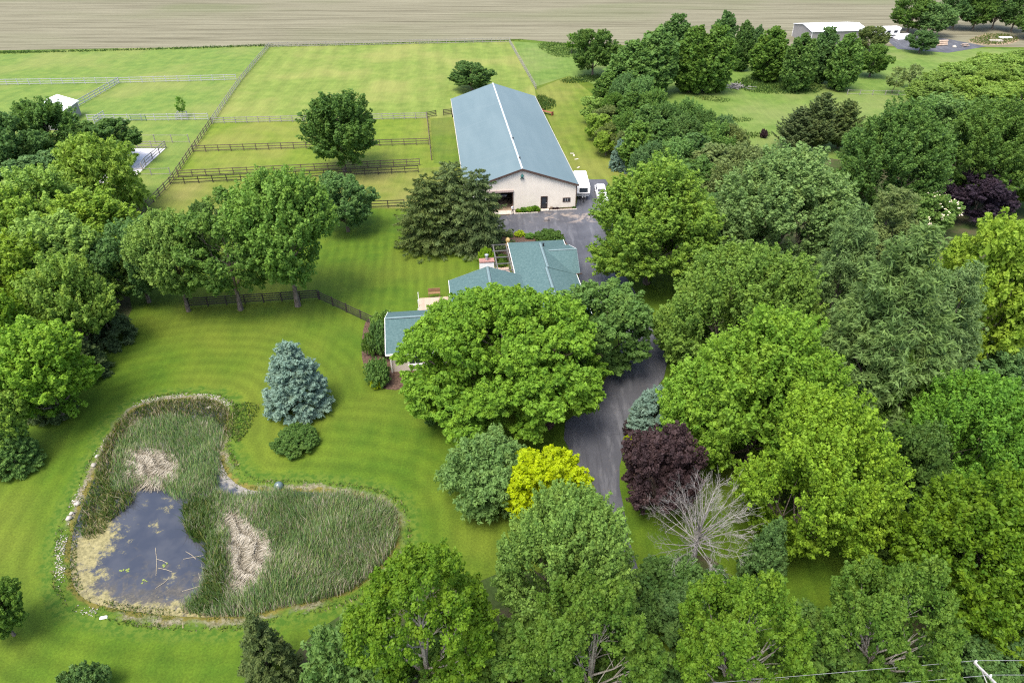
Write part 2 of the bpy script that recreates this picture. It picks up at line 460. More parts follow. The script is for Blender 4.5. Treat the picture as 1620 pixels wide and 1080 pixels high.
for i in range(2):       # broad rounded crowns
    shape("round%d" % i, 5, 11, crown_broad(30 + i, 5, 11, 1.5, nl=22, lr=0.30, nc=19, cr=0.55, nlv=84, elong=1.0, up=0.5, flat=0.75, leaf=(0.27, 0.18)), 0.24, 10, 2.2)
shape("hero", 10, 14, crown_broad(41, 10, 14, 1.3, nl=84, lr=0.18, nc=24, cr=0.55, nlv=74, elong=0.95, up=0.30, flat=0.5, leaf=(0.28, 0.16), lobe_flat=0.6, jit=0.35, core=0.55, inner=0.06, prof=domep, hang=0.15), 0.42, 26, 2.6)
for i in range(2):       # airy, in loose plates
    shape("airy%d" % i, 5, 12, crown_broad(50 + i, 5, 12, 2.6, nl=24, lr=0.28, nc=17, cr=0.55, nlv=78, elong=0.95, up=0.4, flat=0.5, leaf=(0.25, 0.13), lobe_flat=0.55, inner=0.03, core=0.1), 0.22, 16, 3.0)
for i in range(2):       # tall oval row trees, seen far off
    shape("oval%d" % i, 4, 13, crown_broad(60 + i, 4, 13, 0.5, nl=44, lr=0.32, nc=13, cr=0.55, nlv=36, elong=1.0, up=0.6, leaf=(0.42, 0.32), rev=lambda t: np.clip(0.60 + 1.5 * t, 0, 1) * np.sqrt(np.clip(1 - (np.clip(t - 0.30, 0, 1) / 0.71) ** 1.9, 0.02, 1)), core=0.5), 0.2, 6, 1.6)
for i in range(2):       # fine, weeping
    shape("weep%d" % i, 4.5, 7, crown_broad(70 + i, 4.5, 7, 0.5, nl=24, lr=0.30, nc=17, cr=0.5, nlv=56, elong=1.1, up=0.1, flat=0.8, leaf=(0.30, 0.13), hang=0.30, nup=0.5, prof=domep), 0.16, 8, 1.2)
PK = [[((0, -0.8, 3.6), (0.2, -5.2, 9.0), 1.2, 2.3), ((0.1, -1.5, 2.0), (0.2, -6.5, 5.0), 1.6, 2.6)], [((-0.1, -0.7, 8.2), (-0.2, -4.4, 13.2), 1.3, 2.0), ((0.5, -0.6, 6.5), (1.0, -5.0, 11.0), 0.9, 1.6)]]
for i in range(2):       # big crowns that open on pale limbs
    shape("open%d" % i, 6, 15, crown_broad(80 + i, 6, 15, 3.8, nl=26, lr=0.28, nc=22, cr=0.52, nlv=110, elong=1.05, up=0.55, leaf=(0.21, 0.14), low=0.8, core=0.05, inner=0.03, prof=domep, jit=0.35, pockets=PK[i]), 0.34, 24, 5.0, 0.72)
for i in range(2):       # soft tufted pines
    shape("pine%d" % i, 5.5, 18, crown_broad(90 + i, 5.5, 18, 1.0, nl=54, lr=0.25, nc=13, cr=0.66, nlv=62, elong=1.35, up=0.55, flat=0.7, leaf=(0.42, 0.10), lobe_flat=0.5, nup=0.6, rev=lambda t: np.clip(0.75 + 0.9 * t, 0, 1) * (1.03 - t) ** 0.55), 0.26, 14, 2.0, 0.9)
shape("bluespruce", 3.4, 9.2, crown_broad(101, 3.4, 9.2, 0.15, nl=95, lr=0.15, nc=8, cr=0.36, nlv=46, elong=1.25, up=0.30, flat=0.6, leaf=(0.30, 0.11), lobe_flat=0.7, nup=0.7, nrand=0.5, inner=0.12, core=0.22,
      rev=lambda t: np.clip(0.80 + 1.2 * t, 0, 1) * (1.01 - t) ** 0.60), 0.16, 0, 1)
shape("spruce", 3.0, 9.5, crown_broad(103, 3.0, 9.5, 0.15, nl=95, lr=0.16, nc=8, cr=0.36, nlv=46, elong=1.3, up=0.20, flat=0.5, leaf=(0.30, 0.10), lobe_flat=0.6, nup=0.7, nrand=0.5, inner=0.12, core=0.1, hang=0.15, rev=lambda t: (1.01 - t) ** 0.78), 0.16, 0, 1)
shape("norway", 4.6, 11, crown_spruce(105, 4.6, 11, 0.5, 15, 0.62, 0.42, 0.95, 120, (0.42, 0.13), 0.40, 0.24, 0.30), 0.2, 0, 1)
shape("cedar", 3.0, 10, crown_spruce(111, 3.0, 10, 0.3, 17, -0.75, 0.25, 0.6, 70, (0.46, 0.15), 0.62, 0.26, 0.30), 0.15, 0, 1)
shape("column", 2.2, 6, crown_broad(121, 2.2, 6, 0.1, nl=34, lr=0.30, nc=13, cr=0.32, nlv=50, elong=1.2, up=0.7, leaf=(0.20, 0.13), rev=lambda t: np.clip(0.85 + t, 0, 1) * (1.02 - t) ** 0.5), 0.1, 0, 0.6)
for i in range(2):       # low garden shrubs
    shape("shrub%d" % i, 2.0, 1.9, crown_broad(131 + i, 2.0, 1.9, 0.0, nl=16, lr=0.34, nc=12, cr=0.26, nlv=44, elong=1.0, up=0.6, leaf=(0.19, 0.12), prof=domep), 0.06, 5, 0.3)
shape("mound", 2.2, 1.6, crown_broad(135, 2.2, 1.6, 0.0, nl=34, lr=0.22, nc=14, cr=0.17, nlv=34, elong=0.8, up=0.5, leaf=(0.17, 0.11), prof=domep, jit=0.1, core=0.5), 0.06, 4, 0.2)
shape("thin", 1.6, 5.5, crown_broad(141, 1.6, 5.5, 1.6, nl=12, lr=0.4, nc=7, cr=0.34, nlv=20, elong=1.2, up=0.6, leaf=(0.26, 0.15), inner=0.0, core=0.1), 0.07, 10, 1.2)

def plant(name, key, leaf, x, y, h, r, label, cat="tree", group=None, bark="bark", rz=None, z=0.0, ry=None):
    me, tk, R0, H0 = SHAPES[key]
    root = empty(name, (x, y, z), (x * 7.3 + y * 3.1) % 6.283 if rz is None else rz)
    tag(root, label, cat, group)
    sc = (r / R0, (ry or r) / R0, h / H0)
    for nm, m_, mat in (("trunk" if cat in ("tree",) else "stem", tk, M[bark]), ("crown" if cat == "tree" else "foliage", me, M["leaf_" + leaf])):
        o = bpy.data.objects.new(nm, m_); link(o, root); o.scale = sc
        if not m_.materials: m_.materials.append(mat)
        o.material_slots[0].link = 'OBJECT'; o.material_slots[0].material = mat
    return root
# ================================================================== THE SETTING
POND = smooth_loop([(-40.13, 57.64), (-38.09, 58.29), (-35.93, 58.50), (-32.61, 58.07), (-30.15, 55.95), (-29.35, 52.76), (-29.18, 50.69), (-27.88, 48.36), (-26.40, 46.49), (-24.09, 45.35), (-20.58, 45.35), (-16.26, 44.95), (-12.63, 44.08), (-10.56, 42.84), (-9.44, 40.49), (-9.38, 38.28), (-10.19, 36.19), (-11.49, 34.34), (-13.00, 32.92), (-15.65, 32.01), (-18.49, 31.35), (-21.24, 30.58), (-25.15, 30.48), (-28.72, 30.75), (-31.93, 31.24), (-34.73, 32.01), (-36.86, 33.62), (-38.56, 36.19), (-39.78, 38.95), (-40.42, 41.21), (-40.98, 44.08), (-41.52, 47.50), (-41.96, 50.69), (-42.38, 53.73), (-41.81, 56.26)], 3)

# ---- lawn material
def grass(name, c_lo, c_hi, c_dry, stripe=0.0, stripe_w=1.6, ang=YAW, patch=0.5, pond=False, dry=0.35, blotch=0.11):
    n = newmat(name); p = n.pos()
    big = n.noise(p, 0.045, 3.0, 0.55); midn = n.noise(p, 0.35, 4.0, 0.6); fine = n.noise(p, 5.5, 4.0, 0.75)
    col = n.mix(n.rng(midn, 0.3, 0.7), c_lo, c_hi)
    col = n.mix(n.math('MULTIPLY', n.rng(big, 0.42, 0.68), dry), col, c_dry)
    streak = n.noise(n.mapv(p, (1.4, 0.12, 1), (0, 0, -ang)), 1.0, 3.0, 0.6)
    st = n.rng(streak, 0.3, 0.7, 1 - 0.06, 1 + 0.06)
    if stripe:
        along = n.add("ShaderNodeVectorMath", {0: p, 1: (math.cos(ang), math.sin(ang), 0)}, operation='DOT_PRODUCT').outputs["Value"]
        wob = n.math('ADD', along, n.math('MULTIPLY', n.noise(p, 0.09, 2), 1.1))
        s = n.math('SINE', n.math('MULTIPLY', wob, math.pi / stripe_w))
        amt = n.rng(n.noise(p, 0.06, 2), 0.3, 0.7, 0.35, 1.0)
        if pond:
            ring = n.math('SINE', n.math('MULTIPLY', n.math('ADD', n.attr("shore"), n.math('MULTIPLY', n.noise(p, 0.15, 2), 0.9)), math.pi / 0.85))
            reg = n.attr("back")
            s = n.math('ADD', n.math('MULTIPLY', s, reg), n.math('MULTIPLY', ring, n.math('SUBTRACT', 1.0, reg)))
        st = n.math('MULTIPLY', st, n.math('ADD', 1.0, n.math('MULTIPLY', n.math('MULTIPLY', s, stripe), amt)))
    st = n.math('MULTIPLY', st, n.rng(fine, 0.25, 0.75, 0.74, 1.26))
    col = n.mix(1.0, col, n.add("ShaderNodeCombineColor", {0: st, 1: st, 2: st}).outputs[0], 'MULTIPLY')
    return n, p, col, fine
n, p, col, fine = grass("lawn_grass", (0.046, 0.092, 0.006), (0.071, 0.119, 0.008), (0.116, 0.134, 0.016), 0.10, 0.75, YAW, pond=True, dry=0.55)
sh = n.attr("shore")                     # metres outside (+) or inside (-) the pond's edge
wob = n.math('ADD', sh, n.rng(n.noise(p, 0.9, 4, 0.65), 0.2, 0.8, -0.75, 0.75, False))
mud = n.mix(n.rng(n.noise(p, 2.6, 4, 0.7), 0.35, 0.65), (0.10, 0.085, 0.05), (0.24, 0.21, 0.15))
ochre = n.mix(n.rng(n.noise(p, 1.4, 4, 0.7), 0.35, 0.65), (0.085, 0.085, 0.018), (0.15, 0.13, 0.028))
lush = n.mix(n.rng(n.noise(p, 1.8, 4, 0.7), 0.4, 0.6), (0.040, 0.090, 0.008), (0.085, 0.130, 0.015))
col = n.mix(n.rng(wob, 1.9, 0.7), col, lush)
col = n.mix(n.math("MULTIPLY", n.rng(wob, 0.10, -0.30), n.rng(n.noise(p, 0.16, 2), 0.42, 0.60, 0.0, 0.9)), col, mud)
col = n.mix(n.rng(wob, -0.35, -0.75), col, ochre)
M["lawn"] = n.fin(col, 0.9, 0.15, n.bump(fine, 0.55, 0.10))

# the lawn: one sheet out to the horizon, fine near the pond where it dips into a basin
def spaced(stops):
    out = []
    for (a, b, d) in stops: out += list(np.arange(a, b, d))
    return np.array(out + [stops[-1][1]])
gx = spaced([(-900, -150, 75), (-150, -62, 8), (-62, -46, 2), (-46, -4, 0.27), (-4, 40, 2), (40, 160, 8), (160, 900, 74)])
gy = spaced([(-60, 16, 4), (16, 28, 1.0), (28, 62, 0.27), (62, 110, 2), (110, 240, 8), (240, 1400, 80)])
GX, GY = np.meshgrid(gx, gy); ins = inside(POND, GX, GY)
SD = np.where(ins, -1, 1) * np.minimum(edge_dist(POND, GX, GY), 60)
tt = np.clip(-SD / 2.6, 0, 1); GZv = -0.55 * tt * tt * (3 - 2 * tt)
rngG = np.random.default_rng(3)
GZv -= np.where(SD > 0, 0.0, 0.02 * rngG.random(SD.shape))
ny, nx = GX.shape
idx = np.arange(nx * ny).reshape(ny, nx)
Fq = np.stack([idx[:-1, :-1], idx[:-1, 1:], idx[1:, 1:], idx[1:, :-1]], -1).reshape(-1, 4)
me = mesh_np("lawn", np.stack([GX, GY, GZv], -1).reshape(-1, 3), Fq, None, M["lawn"])
for nm, arr in (("shore", SD), ("back", np.clip((GY - 66 + 0.25 * (GX + 15)) / 6, 0, 1) * (GX < 2))):
    a_ = me.attributes.new(nm, 'FLOAT', 'POINT'); a_.data.foreach_set("value", arr.astype(np.float32).ravel())
me.polygons.foreach_set("use_smooth", [True] * len(me.polygons))
tag(mesh_obj("lawn", me), kind="structure")

# ---- crop field beyond the paddocks: stubble in rows
n = newmat("stubble"); p = n.pos()
rows = n.noise(n.mapv(p, (0.010, 0.34, 1), (0, 0, 0.02)), 1.0, 5, 0.62)
rows2 = n.noise(n.mapv(p, (0.030, 1.05, 1), (0, 0, 0.02)), 1.0, 4, 0.7)
col = n.mix(n.rng(rows, 0.30, 0.70), (0.075, 0.067, 0.040), (0.165, 0.155, 0.101))
col = n.mix(n.math('MULTIPLY', n.rng(rows2, 0.35, 0.68), 0.75), col, (0.211, 0.200, 0.133))
grn = n.noise(n.mapv(p, (0.012, 0.028, 1)), 1.0, 3, 0.5)
far = n.rng(n.add("ShaderNodeSeparateXYZ", {0: p}).outputs["Y"], 262, 305)
col = n.mix(n.math('MULTIPLY', n.rng(grn, 0.46, 0.68), n.math('ADD', 0.18, n.math('MULTIPLY', far, 0.30))), col, (0.096, 0.117, 0.046))
sp = n.noise(n.mapv(p, (0.8, 1.6, 1)), 1.0, 3, 0.8)
col = n.mix(n.rng(sp, 0.45, 0.75, 0, 0.30), col, (0.048, 0.044, 0.028))
M["stubble"] = n.fin(col, 0.95, 0.1, n.bump(rows2, 0.5, 0.3))
sheet("crop_field", [(-234.01, 217.44), (-157.08, 222.32), (-76.39, 228.25), (2.47, 238.16), (19.04, 230.88), (37.82, 229.12), (136.45, 227.39), (250.17, 222.32)] + [(900, 330), (900, 1390), (-900, 1390), (-900, 330)], 0.02, M["stubble"])

def paddock(key, pts, lo, hi, dryc, stripe, sw, ang, z=0.008, dry=0.5):
    n, p, col, fine = grass(key, lo, hi, dryc, stripe, sw, ang, dry=dry)
    m = n.fin(col, 0.9, 0.15, n.bump(fine, 0.4, 0.1))
    return sheet("paddock_grass", pts, z, m)
paddock("pasture_far", [(-77.35, 230.88), (0.41, 234.47), (5.85, 180.64), (6.04, 165.48), (-13.73, 156.82), (-35.80, 154.99), (-67.37, 153.20)], (0.103, 0.148, 0.025), (0.140, 0.183, 0.035), (0.204, 0.201, 0.058), 0.085, 2.6, YAW, dry=0.6)
paddock("pasture_mid", [(-67.37, 153.20), (-35.80, 154.99), (-13.73, 156.82), (-14.06, 163.49), (-9.17, 127.22), (-20.53, 125.27), (-63.07, 119.98)], (0.083, 0.129, 0.011), (0.121, 0.166, 0.017), (0.177, 0.169, 0.043), 0.05, 2.0, YAW, dry=0.6)
paddock("pasture_near", [(-63.07, 119.98), (-20.53, 125.27), (-9.17, 127.22), (-5.91, 107.54), (-23.63, 107.54), (-41.01, 104.55), (-61.71, 102.63)], (0.091, 0.125, 0.016), (0.129, 0.152, 0.024), (0.197, 0.173, 0.058), 0.07, 1.8, YAW + 1.2, dry=0.7)
paddock("pasture_west", [(-77.09, 230.00), (-67.37, 153.20), (-63.07, 119.98), (-61.71, 102.63), (-90.23, 102.63), (-139.59, 115.60), (-229.66, 212.74), (-156.08, 220.67)], (0.083, 0.139, 0.024), (0.124, 0.176, 0.032), (0.181, 0.187, 0.055), 0.04, 3.0, YAW, dry=0.5)
paddock("pasture_east", [(0.41, 234.47), (18.91, 229.12), (37.57, 227.39), (135.56, 225.68), (227.12, 218.24), (170.39, 154.99), (54.01, 127.88), (40.95, 134.80), (25.97, 146.37), (24.38, 180.64), (15.46, 192.95), (5.88, 181.81)], (0.075, 0.132, 0.021), (0.111, 0.169, 0.032), (0.169, 0.180, 0.066), 0.03, 3.4, YAW + 1.5, dry=0.45)
paddock("grass_strip", [(6.14, 179.48), (15.46, 192.95), (23.30, 164.48), (22.70, 115.60), (15.89, 115.60), (11.29, 122.73)], (0.076, 0.118, 0.012), (0.113, 0.152, 0.019), (0.174, 0.166, 0.043), 0.10, 1.3, YAW, z=0.012)

paddock("lane_grass", [(-18.56, 155.90), (-13.73, 156.82), (-9.05, 127.22), (-15.28, 128.55)], (0.055, 0.100, 0.010), (0.085, 0.130, 0.013), (0.12, 0.13, 0.03), 0.03, 1.6, YAW, z=0.014)
# ---- woodland floor under the trees
n = newmat("leaf_litter"); p = n.pos()
f1 = n.noise(p, 0.25, 4, 0.6); f2 = n.noise(p, 2.6, 4, 0.7)
col = n.mix(n.rng(f1, 0.38, 0.62), (0.030, 0.050, 0.012), (0.070, 0.058, 0.034))
col = n.mix(n.rng(f2, 0.4, 0.7, 0, 0.6), col, (0.050, 0.085, 0.020))
M["litter"] = n.fin(col, 0.95, 0.1, n.bump(f2, 0.6, 0.12))
sheet("woodland_floor", smooth_loop([(24.37, 66.07), (20.05, 56.79), (21.20, 47.76), (25.12, 42.54), (33.24, 41.07), (34.54, 38.95), (32.48, 35.69), (29.58, 32.69), (26.69, 29.42), (29.03, 20.87), (45.87, 20.87), (105.50, 87.82), (87.00, 107.54), (77.50, 118.49), (62.65, 131.27), (45.42, 127.88), (30.07, 107.54), (23.14, 87.82)], 3), 0.010, M["litter"])
sheet("woodland_floor", smooth_loop([(-16.24, 28.40), (-12.64, 32.13), (-9.01, 35.37), (-4.67, 33.86), (0.53, 35.69), (6.22, 33.86), (10.30, 32.69), (9.28, 25.98), (8.84, 20.87), (-15.99, 20.87)], 3), 0.010, M["litter"])
sheet("woodland_floor", smooth_loop([(-108.48, 107.54), (-80.56, 107.54), (-64.93, 91.72), (-51.99, 79.05), (-49.73, 71.46), (-49.89, 62.38), (-50.59, 55.74), (-51.66, 51.80), (-55.10, 49.06), (-68.58, 50.87)], 3), 0.012, M["litter"])

sheet("woodland_floor", smooth_loop([(12.36, 36.32), (16.80, 36.96), (18.15, 33.86), (15.85, 30.75), (12.23, 29.94), (10.62, 32.13)], 3), 0.014, M["litter"])
# ---- asphalt drive and yard
n = newmat("asphalt"); p = n.pos()
f1 = n.noise(p, 0.16, 4, 0.6, 0.4); f2 = n.noise(p, 9.0, 4, 0.8); f3 = n.noise(n.mapv(p, (0.9, 0.16, 1), (0, 0, -0.2)), 1.0, 4, 0.65)
col = n.mix(n.rng(f1, 0.32, 0.68), (0.048, 0.050, 0.058), (0.080, 0.083, 0.094))
col = n.mix(n.rng(f3, 0.48, 0.72, 0, 0.5), col, (0.150, 0.153, 0.162))
col = n.mix(n.rng(f2, 0.35, 0.75, 0, 0.12), col, (0.15, 0.15, 0.15))
pat = n.noise(p, 0.35, 4, 0.65, 0.8)
yy = n.add("ShaderNodeSeparateXYZ", {0: p}).outputs["Y"]
band = n.math('MULTIPLY', n.rng(yy, 101.5, 103.0), n.rng(yy, 106.5, 105.0))
col = n.mix(n.math('MULTIPLY', n.rng(pat, 0.50, 0.62, 0, 0.75), band), col, (0.26, 0.215, 0.175))
lf = n.noise(p, 3.2, 4, 0.8); dirt = n.noise(p, 0.5, 4, 0.7, 0.5)
col = n.mix(n.math('MULTIPLY', n.rng(lf, 0.56, 0.70), n.rng(dirt, 0.45, 0.62, 0.1, 0.8)), col, (0.13, 0.105, 0.075))
col = n.mix(n.rng(n.noise(n.mapv(p, (2.4, 0.10, 1), (0, 0, -0.25)), 1.0, 3, 0.6), 0.56, 0.72, 0, 0.55), col, (0.034, 0.035, 0.040))
cr = n.add("ShaderNodeTexVoronoi", {"Vector": n.add("ShaderNodeVectorMath", {0: p, 1: n.add("ShaderNodeTexNoise", {"Vector": p, "Scale": 0.6}).outputs["Color"]}, operation='ADD').outputs[0], "Scale": 0.085}, feature='DISTANCE_TO_EDGE').outputs["Distance"]
col = n.mix(n.rng(cr, 0.004, 0.001, 0, 0.35), col, (0.040, 0.040, 0.044))
M["asphalt"] = n.fin(col, 0.62, 0.35, n.bump(f2, 0.25, 0.02))
DRIVE = [(10.16, 18.98), (9.83, 25.98), (9.78, 29.94), (9.60, 38.28), (9.14, 41.80), (8.27, 43.45), (7.37, 45.19), (6.17, 48.54), (5.34, 51.43), (5.63, 53.93), (8.30, 56.79), (10.00, 59.84), (11.52, 62.98), (12.95, 66.07), (13.77, 70.06), (13.51, 73.63), (11.67, 75.58), (9.28, 79.05), (9.59, 85.05), (9.36, 91.72), (8.18, 95.87), (5.60, 97.60), (-1.01, 98.49), (-4.04, 98.94), (-7.11, 103.82), (-6.23, 107.54), (0.21, 107.28), (10.85, 107.54), (11.54, 112.27), (11.82, 120.28), (17.32, 120.28), (18.02, 114.47), (17.72, 107.54), (15.04, 99.84), (15.09, 91.72), (15.95, 85.96), (16.95, 80.37), (17.16, 75.58), (17.69, 71.74), (18.40, 68.03), (18.45, 64.56), (17.44, 61.44), (14.76, 57.42), (12.86, 53.93), (11.44, 50.32), (10.57, 47.50), (10.23, 44.87), (10.28, 42.54), (10.25, 38.95), (10.90, 33.27), (11.25, 29.94), (11.30, 25.98), (12.20, 18.98)]
sheet("driveway", DRIVE, 0.030, M["asphalt"])
M["concrete"] = plain("concrete", (0.42, 0.38, 0.32), 0.85, 0.15, 2.0)

# ---- mulch beds round the house
n = newmat("mulch"); p = n.pos(); f = n.noise(p, 4.0, 5, 0.75)
M["mulch"] = n.fin(n.mix(n.rng(f, 0.35, 0.65), (0.045, 0.030, 0.022), (0.13, 0.085, 0.062)), 0.95, 0.1, n.bump(f, 0.8, 0.08))
sheet("mulch_bed", smooth_loop([(-18.86, 72.90), (-17.42, 74.07), (-14.01, 74.37), (-11.42, 66.07), (-12.15, 59.84), (-15.00, 59.84), (-16.87, 62.38), (-18.24, 66.72)], 3), 0.012, M["mulch"])
sheet("mulch_bed", smooth_loop([(-16.99, 97.60), (-11.25, 100.76), (-2.07, 102.63), (-1.01, 98.49), (5.85, 98.94), (8.59, 97.60), (7.93, 93.34), (0.94, 89.74), (-4.68, 89.35), (-5.59, 92.93), (-11.61, 93.34)], 3), 0.012, M["mulch"])
sheet("mulch_bed", smooth_loop([(11.44, 51.80), (13.97, 56.79), (16.60, 56.79), (17.79, 50.87), (17.15, 44.87), (14.60, 42.54), (12.03, 44.87)], 3), 0.016, M["mulch"])
sheet("mulch_bed", smooth_loop([(3.83, 52.56), (5.47, 55.74), (8.49, 58.94), (10.15, 61.21), (11.88, 66.07), (9.90, 66.07), (6.52, 61.21), (2.77, 56.79)], 3), 0.016, M["mulch"])

# ---- pond water and what floats on it
WZ = -0.16
n = newmat("pond_water"); p = n.pos()
w1 = n.noise(p, 0.9, 5, 0.68, 0.6); w2 = n.noise(p, 3.4, 4, 0.75)
deep = n.mix(n.rng(n.noise(p, 0.35, 3, 0.6), 0.38, 0.62), (0.028, 0.033, 0.046), (0.044, 0.048, 0.058))
weed = n.mix(n.rng(w2, 0.35, 0.68), (0.052, 0.046, 0.030), (0.120, 0.100, 0.060))
mk = n.math('ADD', n.attr("shallow"), n.rng(w1, 0.25, 0.75, -0.42, 0.42, False))
col = n.mix(n.rng(mk, 0.35, 0.85, 0, 0.7), deep, weed)
alg = n.mix(n.rng(w2, 0.30, 0.70), (0.105, 0.095, 0.034), (0.260, 0.230, 0.100))
ak = n.math('ADD', n.attr("algae"), n.rng(n.noise(p, 1.5, 6, 0.78), 0.25, 0.75, -0.6, 0.6, False))
af = n.rng(ak, 0.40, 0.80)
col = n.mix(af, col, alg)
sf = n.rng(n.math('ADD', n.attr("silt"), n.rng(n.noise(p, 1.2, 4, 0.7), 0.25, 0.75, -0.35, 0.35, False)), 0.3, 0.7, 0, 0.9)
col = n.mix(sf, col, n.mix(n.rng(w2, 0.3, 0.7), (0.15, 0.14, 0.115), (0.29, 0.275, 0.235)))
M["water"] = n.fin(col, n.rng(n.math('MAXIMUM', af, sf), 0, 1, 0.04, 0.75), 0.5, n.bump(n.noise(p, 2.2, 2), 0.03, 0.02))
ALG = [[(-38.95, 37.61), (-38.55, 42.54), (-36.09, 41.65), (-34.59, 39.78), (-34.29, 37.48), (-35.46, 36.32), (-33.31, 35.19), (-34.09, 34.10), (-31.16, 32.81), (-26.61, 32.92), (-24.27, 32.13), (-19.31, 30.75), (-28.07, 30.37), (-35.45, 31.84)],
       [(-38.20, 38.28), (-36.67, 41.07), (-34.68, 37.61), (-34.99, 35.37), (-36.85, 35.69)]]
wx = np.arange(-42, -6, 0.30); wy = np.arange(28, 61, 0.30); WX, WY = np.meshgrid(wx, wy)
wi = inside(POND, WX, WY) | (edge_dist(POND, WX, WY) < 0.5)
wd = edge_dist(POND, WX, WY)
alg = np.zeros(WX.shape)
for pl in ALG:
    dd = edge_dist(pl, WX, WY); alg = np.maximum(alg, np.where(inside(pl, WX, WY), np.clip(0.45 + dd * 0.35, 0, 0.95), np.clip(0.45 - dd * 0.5, 0, 1)))
alg = np.maximum(alg, np.clip(0.75 - wd * 0.35, 0, 1) * (WY < 36))
for (cx, cy), r in (((-31.84, 42.54), 1.3), ((-32.19, 40.63), 1.0), ((-35.03, 40.00), 1.6), ((-33.95, 38.28), 1.2), ((-35.38, 44.87), 1.2), ((-28.35, 34.94), 1.3), ((-33.93, 42.92), 0.7), ((-31.44, 39.78), 0.6), ((-25.91, 35.19), 1.2)):
    alg = np.maximum(alg, np.clip(0.52 - 0.40 * np.hypot(WX - cx, (WY - cy) * 0.8) / r, 0, 1))
silt = np.zeros(WX.shape)
CH = [(-29.43, 51.43), (-28.74, 49.78), (-27.77, 48.02), (-26.65, 46.49), (-25.17, 45.51), (-23.63, 45.03)]
for a_, b_ in zip(CH[:-1], CH[1:]):
    for k_ in range(6):
        c_ = (a_[0] + (b_[0] - a_[0]) * k_ / 6, a_[1] + (b_[1] - a_[1]) * k_ / 6)
        silt = np.maximum(silt, np.clip(1.0 - np.hypot(WX - c_[0], WY - c_[1]) / 2.4, 0, 1) * 1.3)
shal = np.clip(0.75 - (WY - (-25.26, 30.75)[1]) / 14.0, 0, 0.75) + np.clip(0.4 - wd * 0.12, 0, 0.4)
idx = np.arange(WX.size).reshape(WX.shape)
Fw = np.stack([idx[:-1, :-1], idx[:-1, 1:], idx[1:, 1:], idx[1:, :-1]], -1).reshape(-1, 4)
Fw = Fw[wi.ravel()[Fw].any(1)]
me = mesh_np("pond_water", np.stack([WX, WY, np.full(WX.shape, WZ)], -1).reshape(-1, 3), Fw, None, M["water"])
for nm, arr in (("algae", alg), ("shallow", shal), ("silt", silt)):
    a_ = me.attributes.new(nm, 'FLOAT', 'POINT'); a_.data.foreach_set("value", arr.astype(np.float32).ravel())
tag(mesh_obj("pond_water", me), kind="structure")

# ---- reeds, dead reed mats, shore weeds and stones
def reedmat(name, stops, rough=0.7):
    n = newmat(name); t = n.attr("tint")
    r = n.add("ShaderNodeValToRGB", {"Fac": t})
    while len(r.color_ramp.elements) < len(stops): r.color_ramp.elements.new(0.5)
    for e, (pos_, c) in zip(r.color_ramp.elements, stops): e.position = pos_; e.color = (*c, 1)
    n.fin(r.outputs["Color"], rough, 0.25)
    tr = n.add("ShaderNodeBsdfTranslucent", {"Color": r.outputs["Color"]})
    ms = n.add("ShaderNodeMixShader", {0: 0.4, 1: n.bsdf.outputs[0], 2: tr.outputs[0]})
    n.t.links.new(ms.outputs[0], n.out.inputs["Surface"]); return n.m
M["reed"] = reedmat("reed_blades", [(0.0, (0.135, 0.240, 0.080)), (0.42, (0.225, 0.350, 0.115)), (0.68, (0.290, 0.370, 0.105)), (0.74, (0.380, 0.330, 0.215)), (1.0, (0.60, 0.53, 0.42))])
M["dead_reed"] = reedmat("dead_reed_blades", [(0.0, (0.145, 0.125, 0.085)), (0.45, (0.33, 0.295, 0.215)), (1.0, (0.53, 0.49, 0.40))])
M["weed"] = reedmat("weed_blades", [(0.0, (0.040, 0.090, 0.014)), (0.6, (0.110, 0.170, 0.028)), (0.8, (0.200, 0.180, 0.050)), (1.0, (0.38, 0.32, 0.21))])
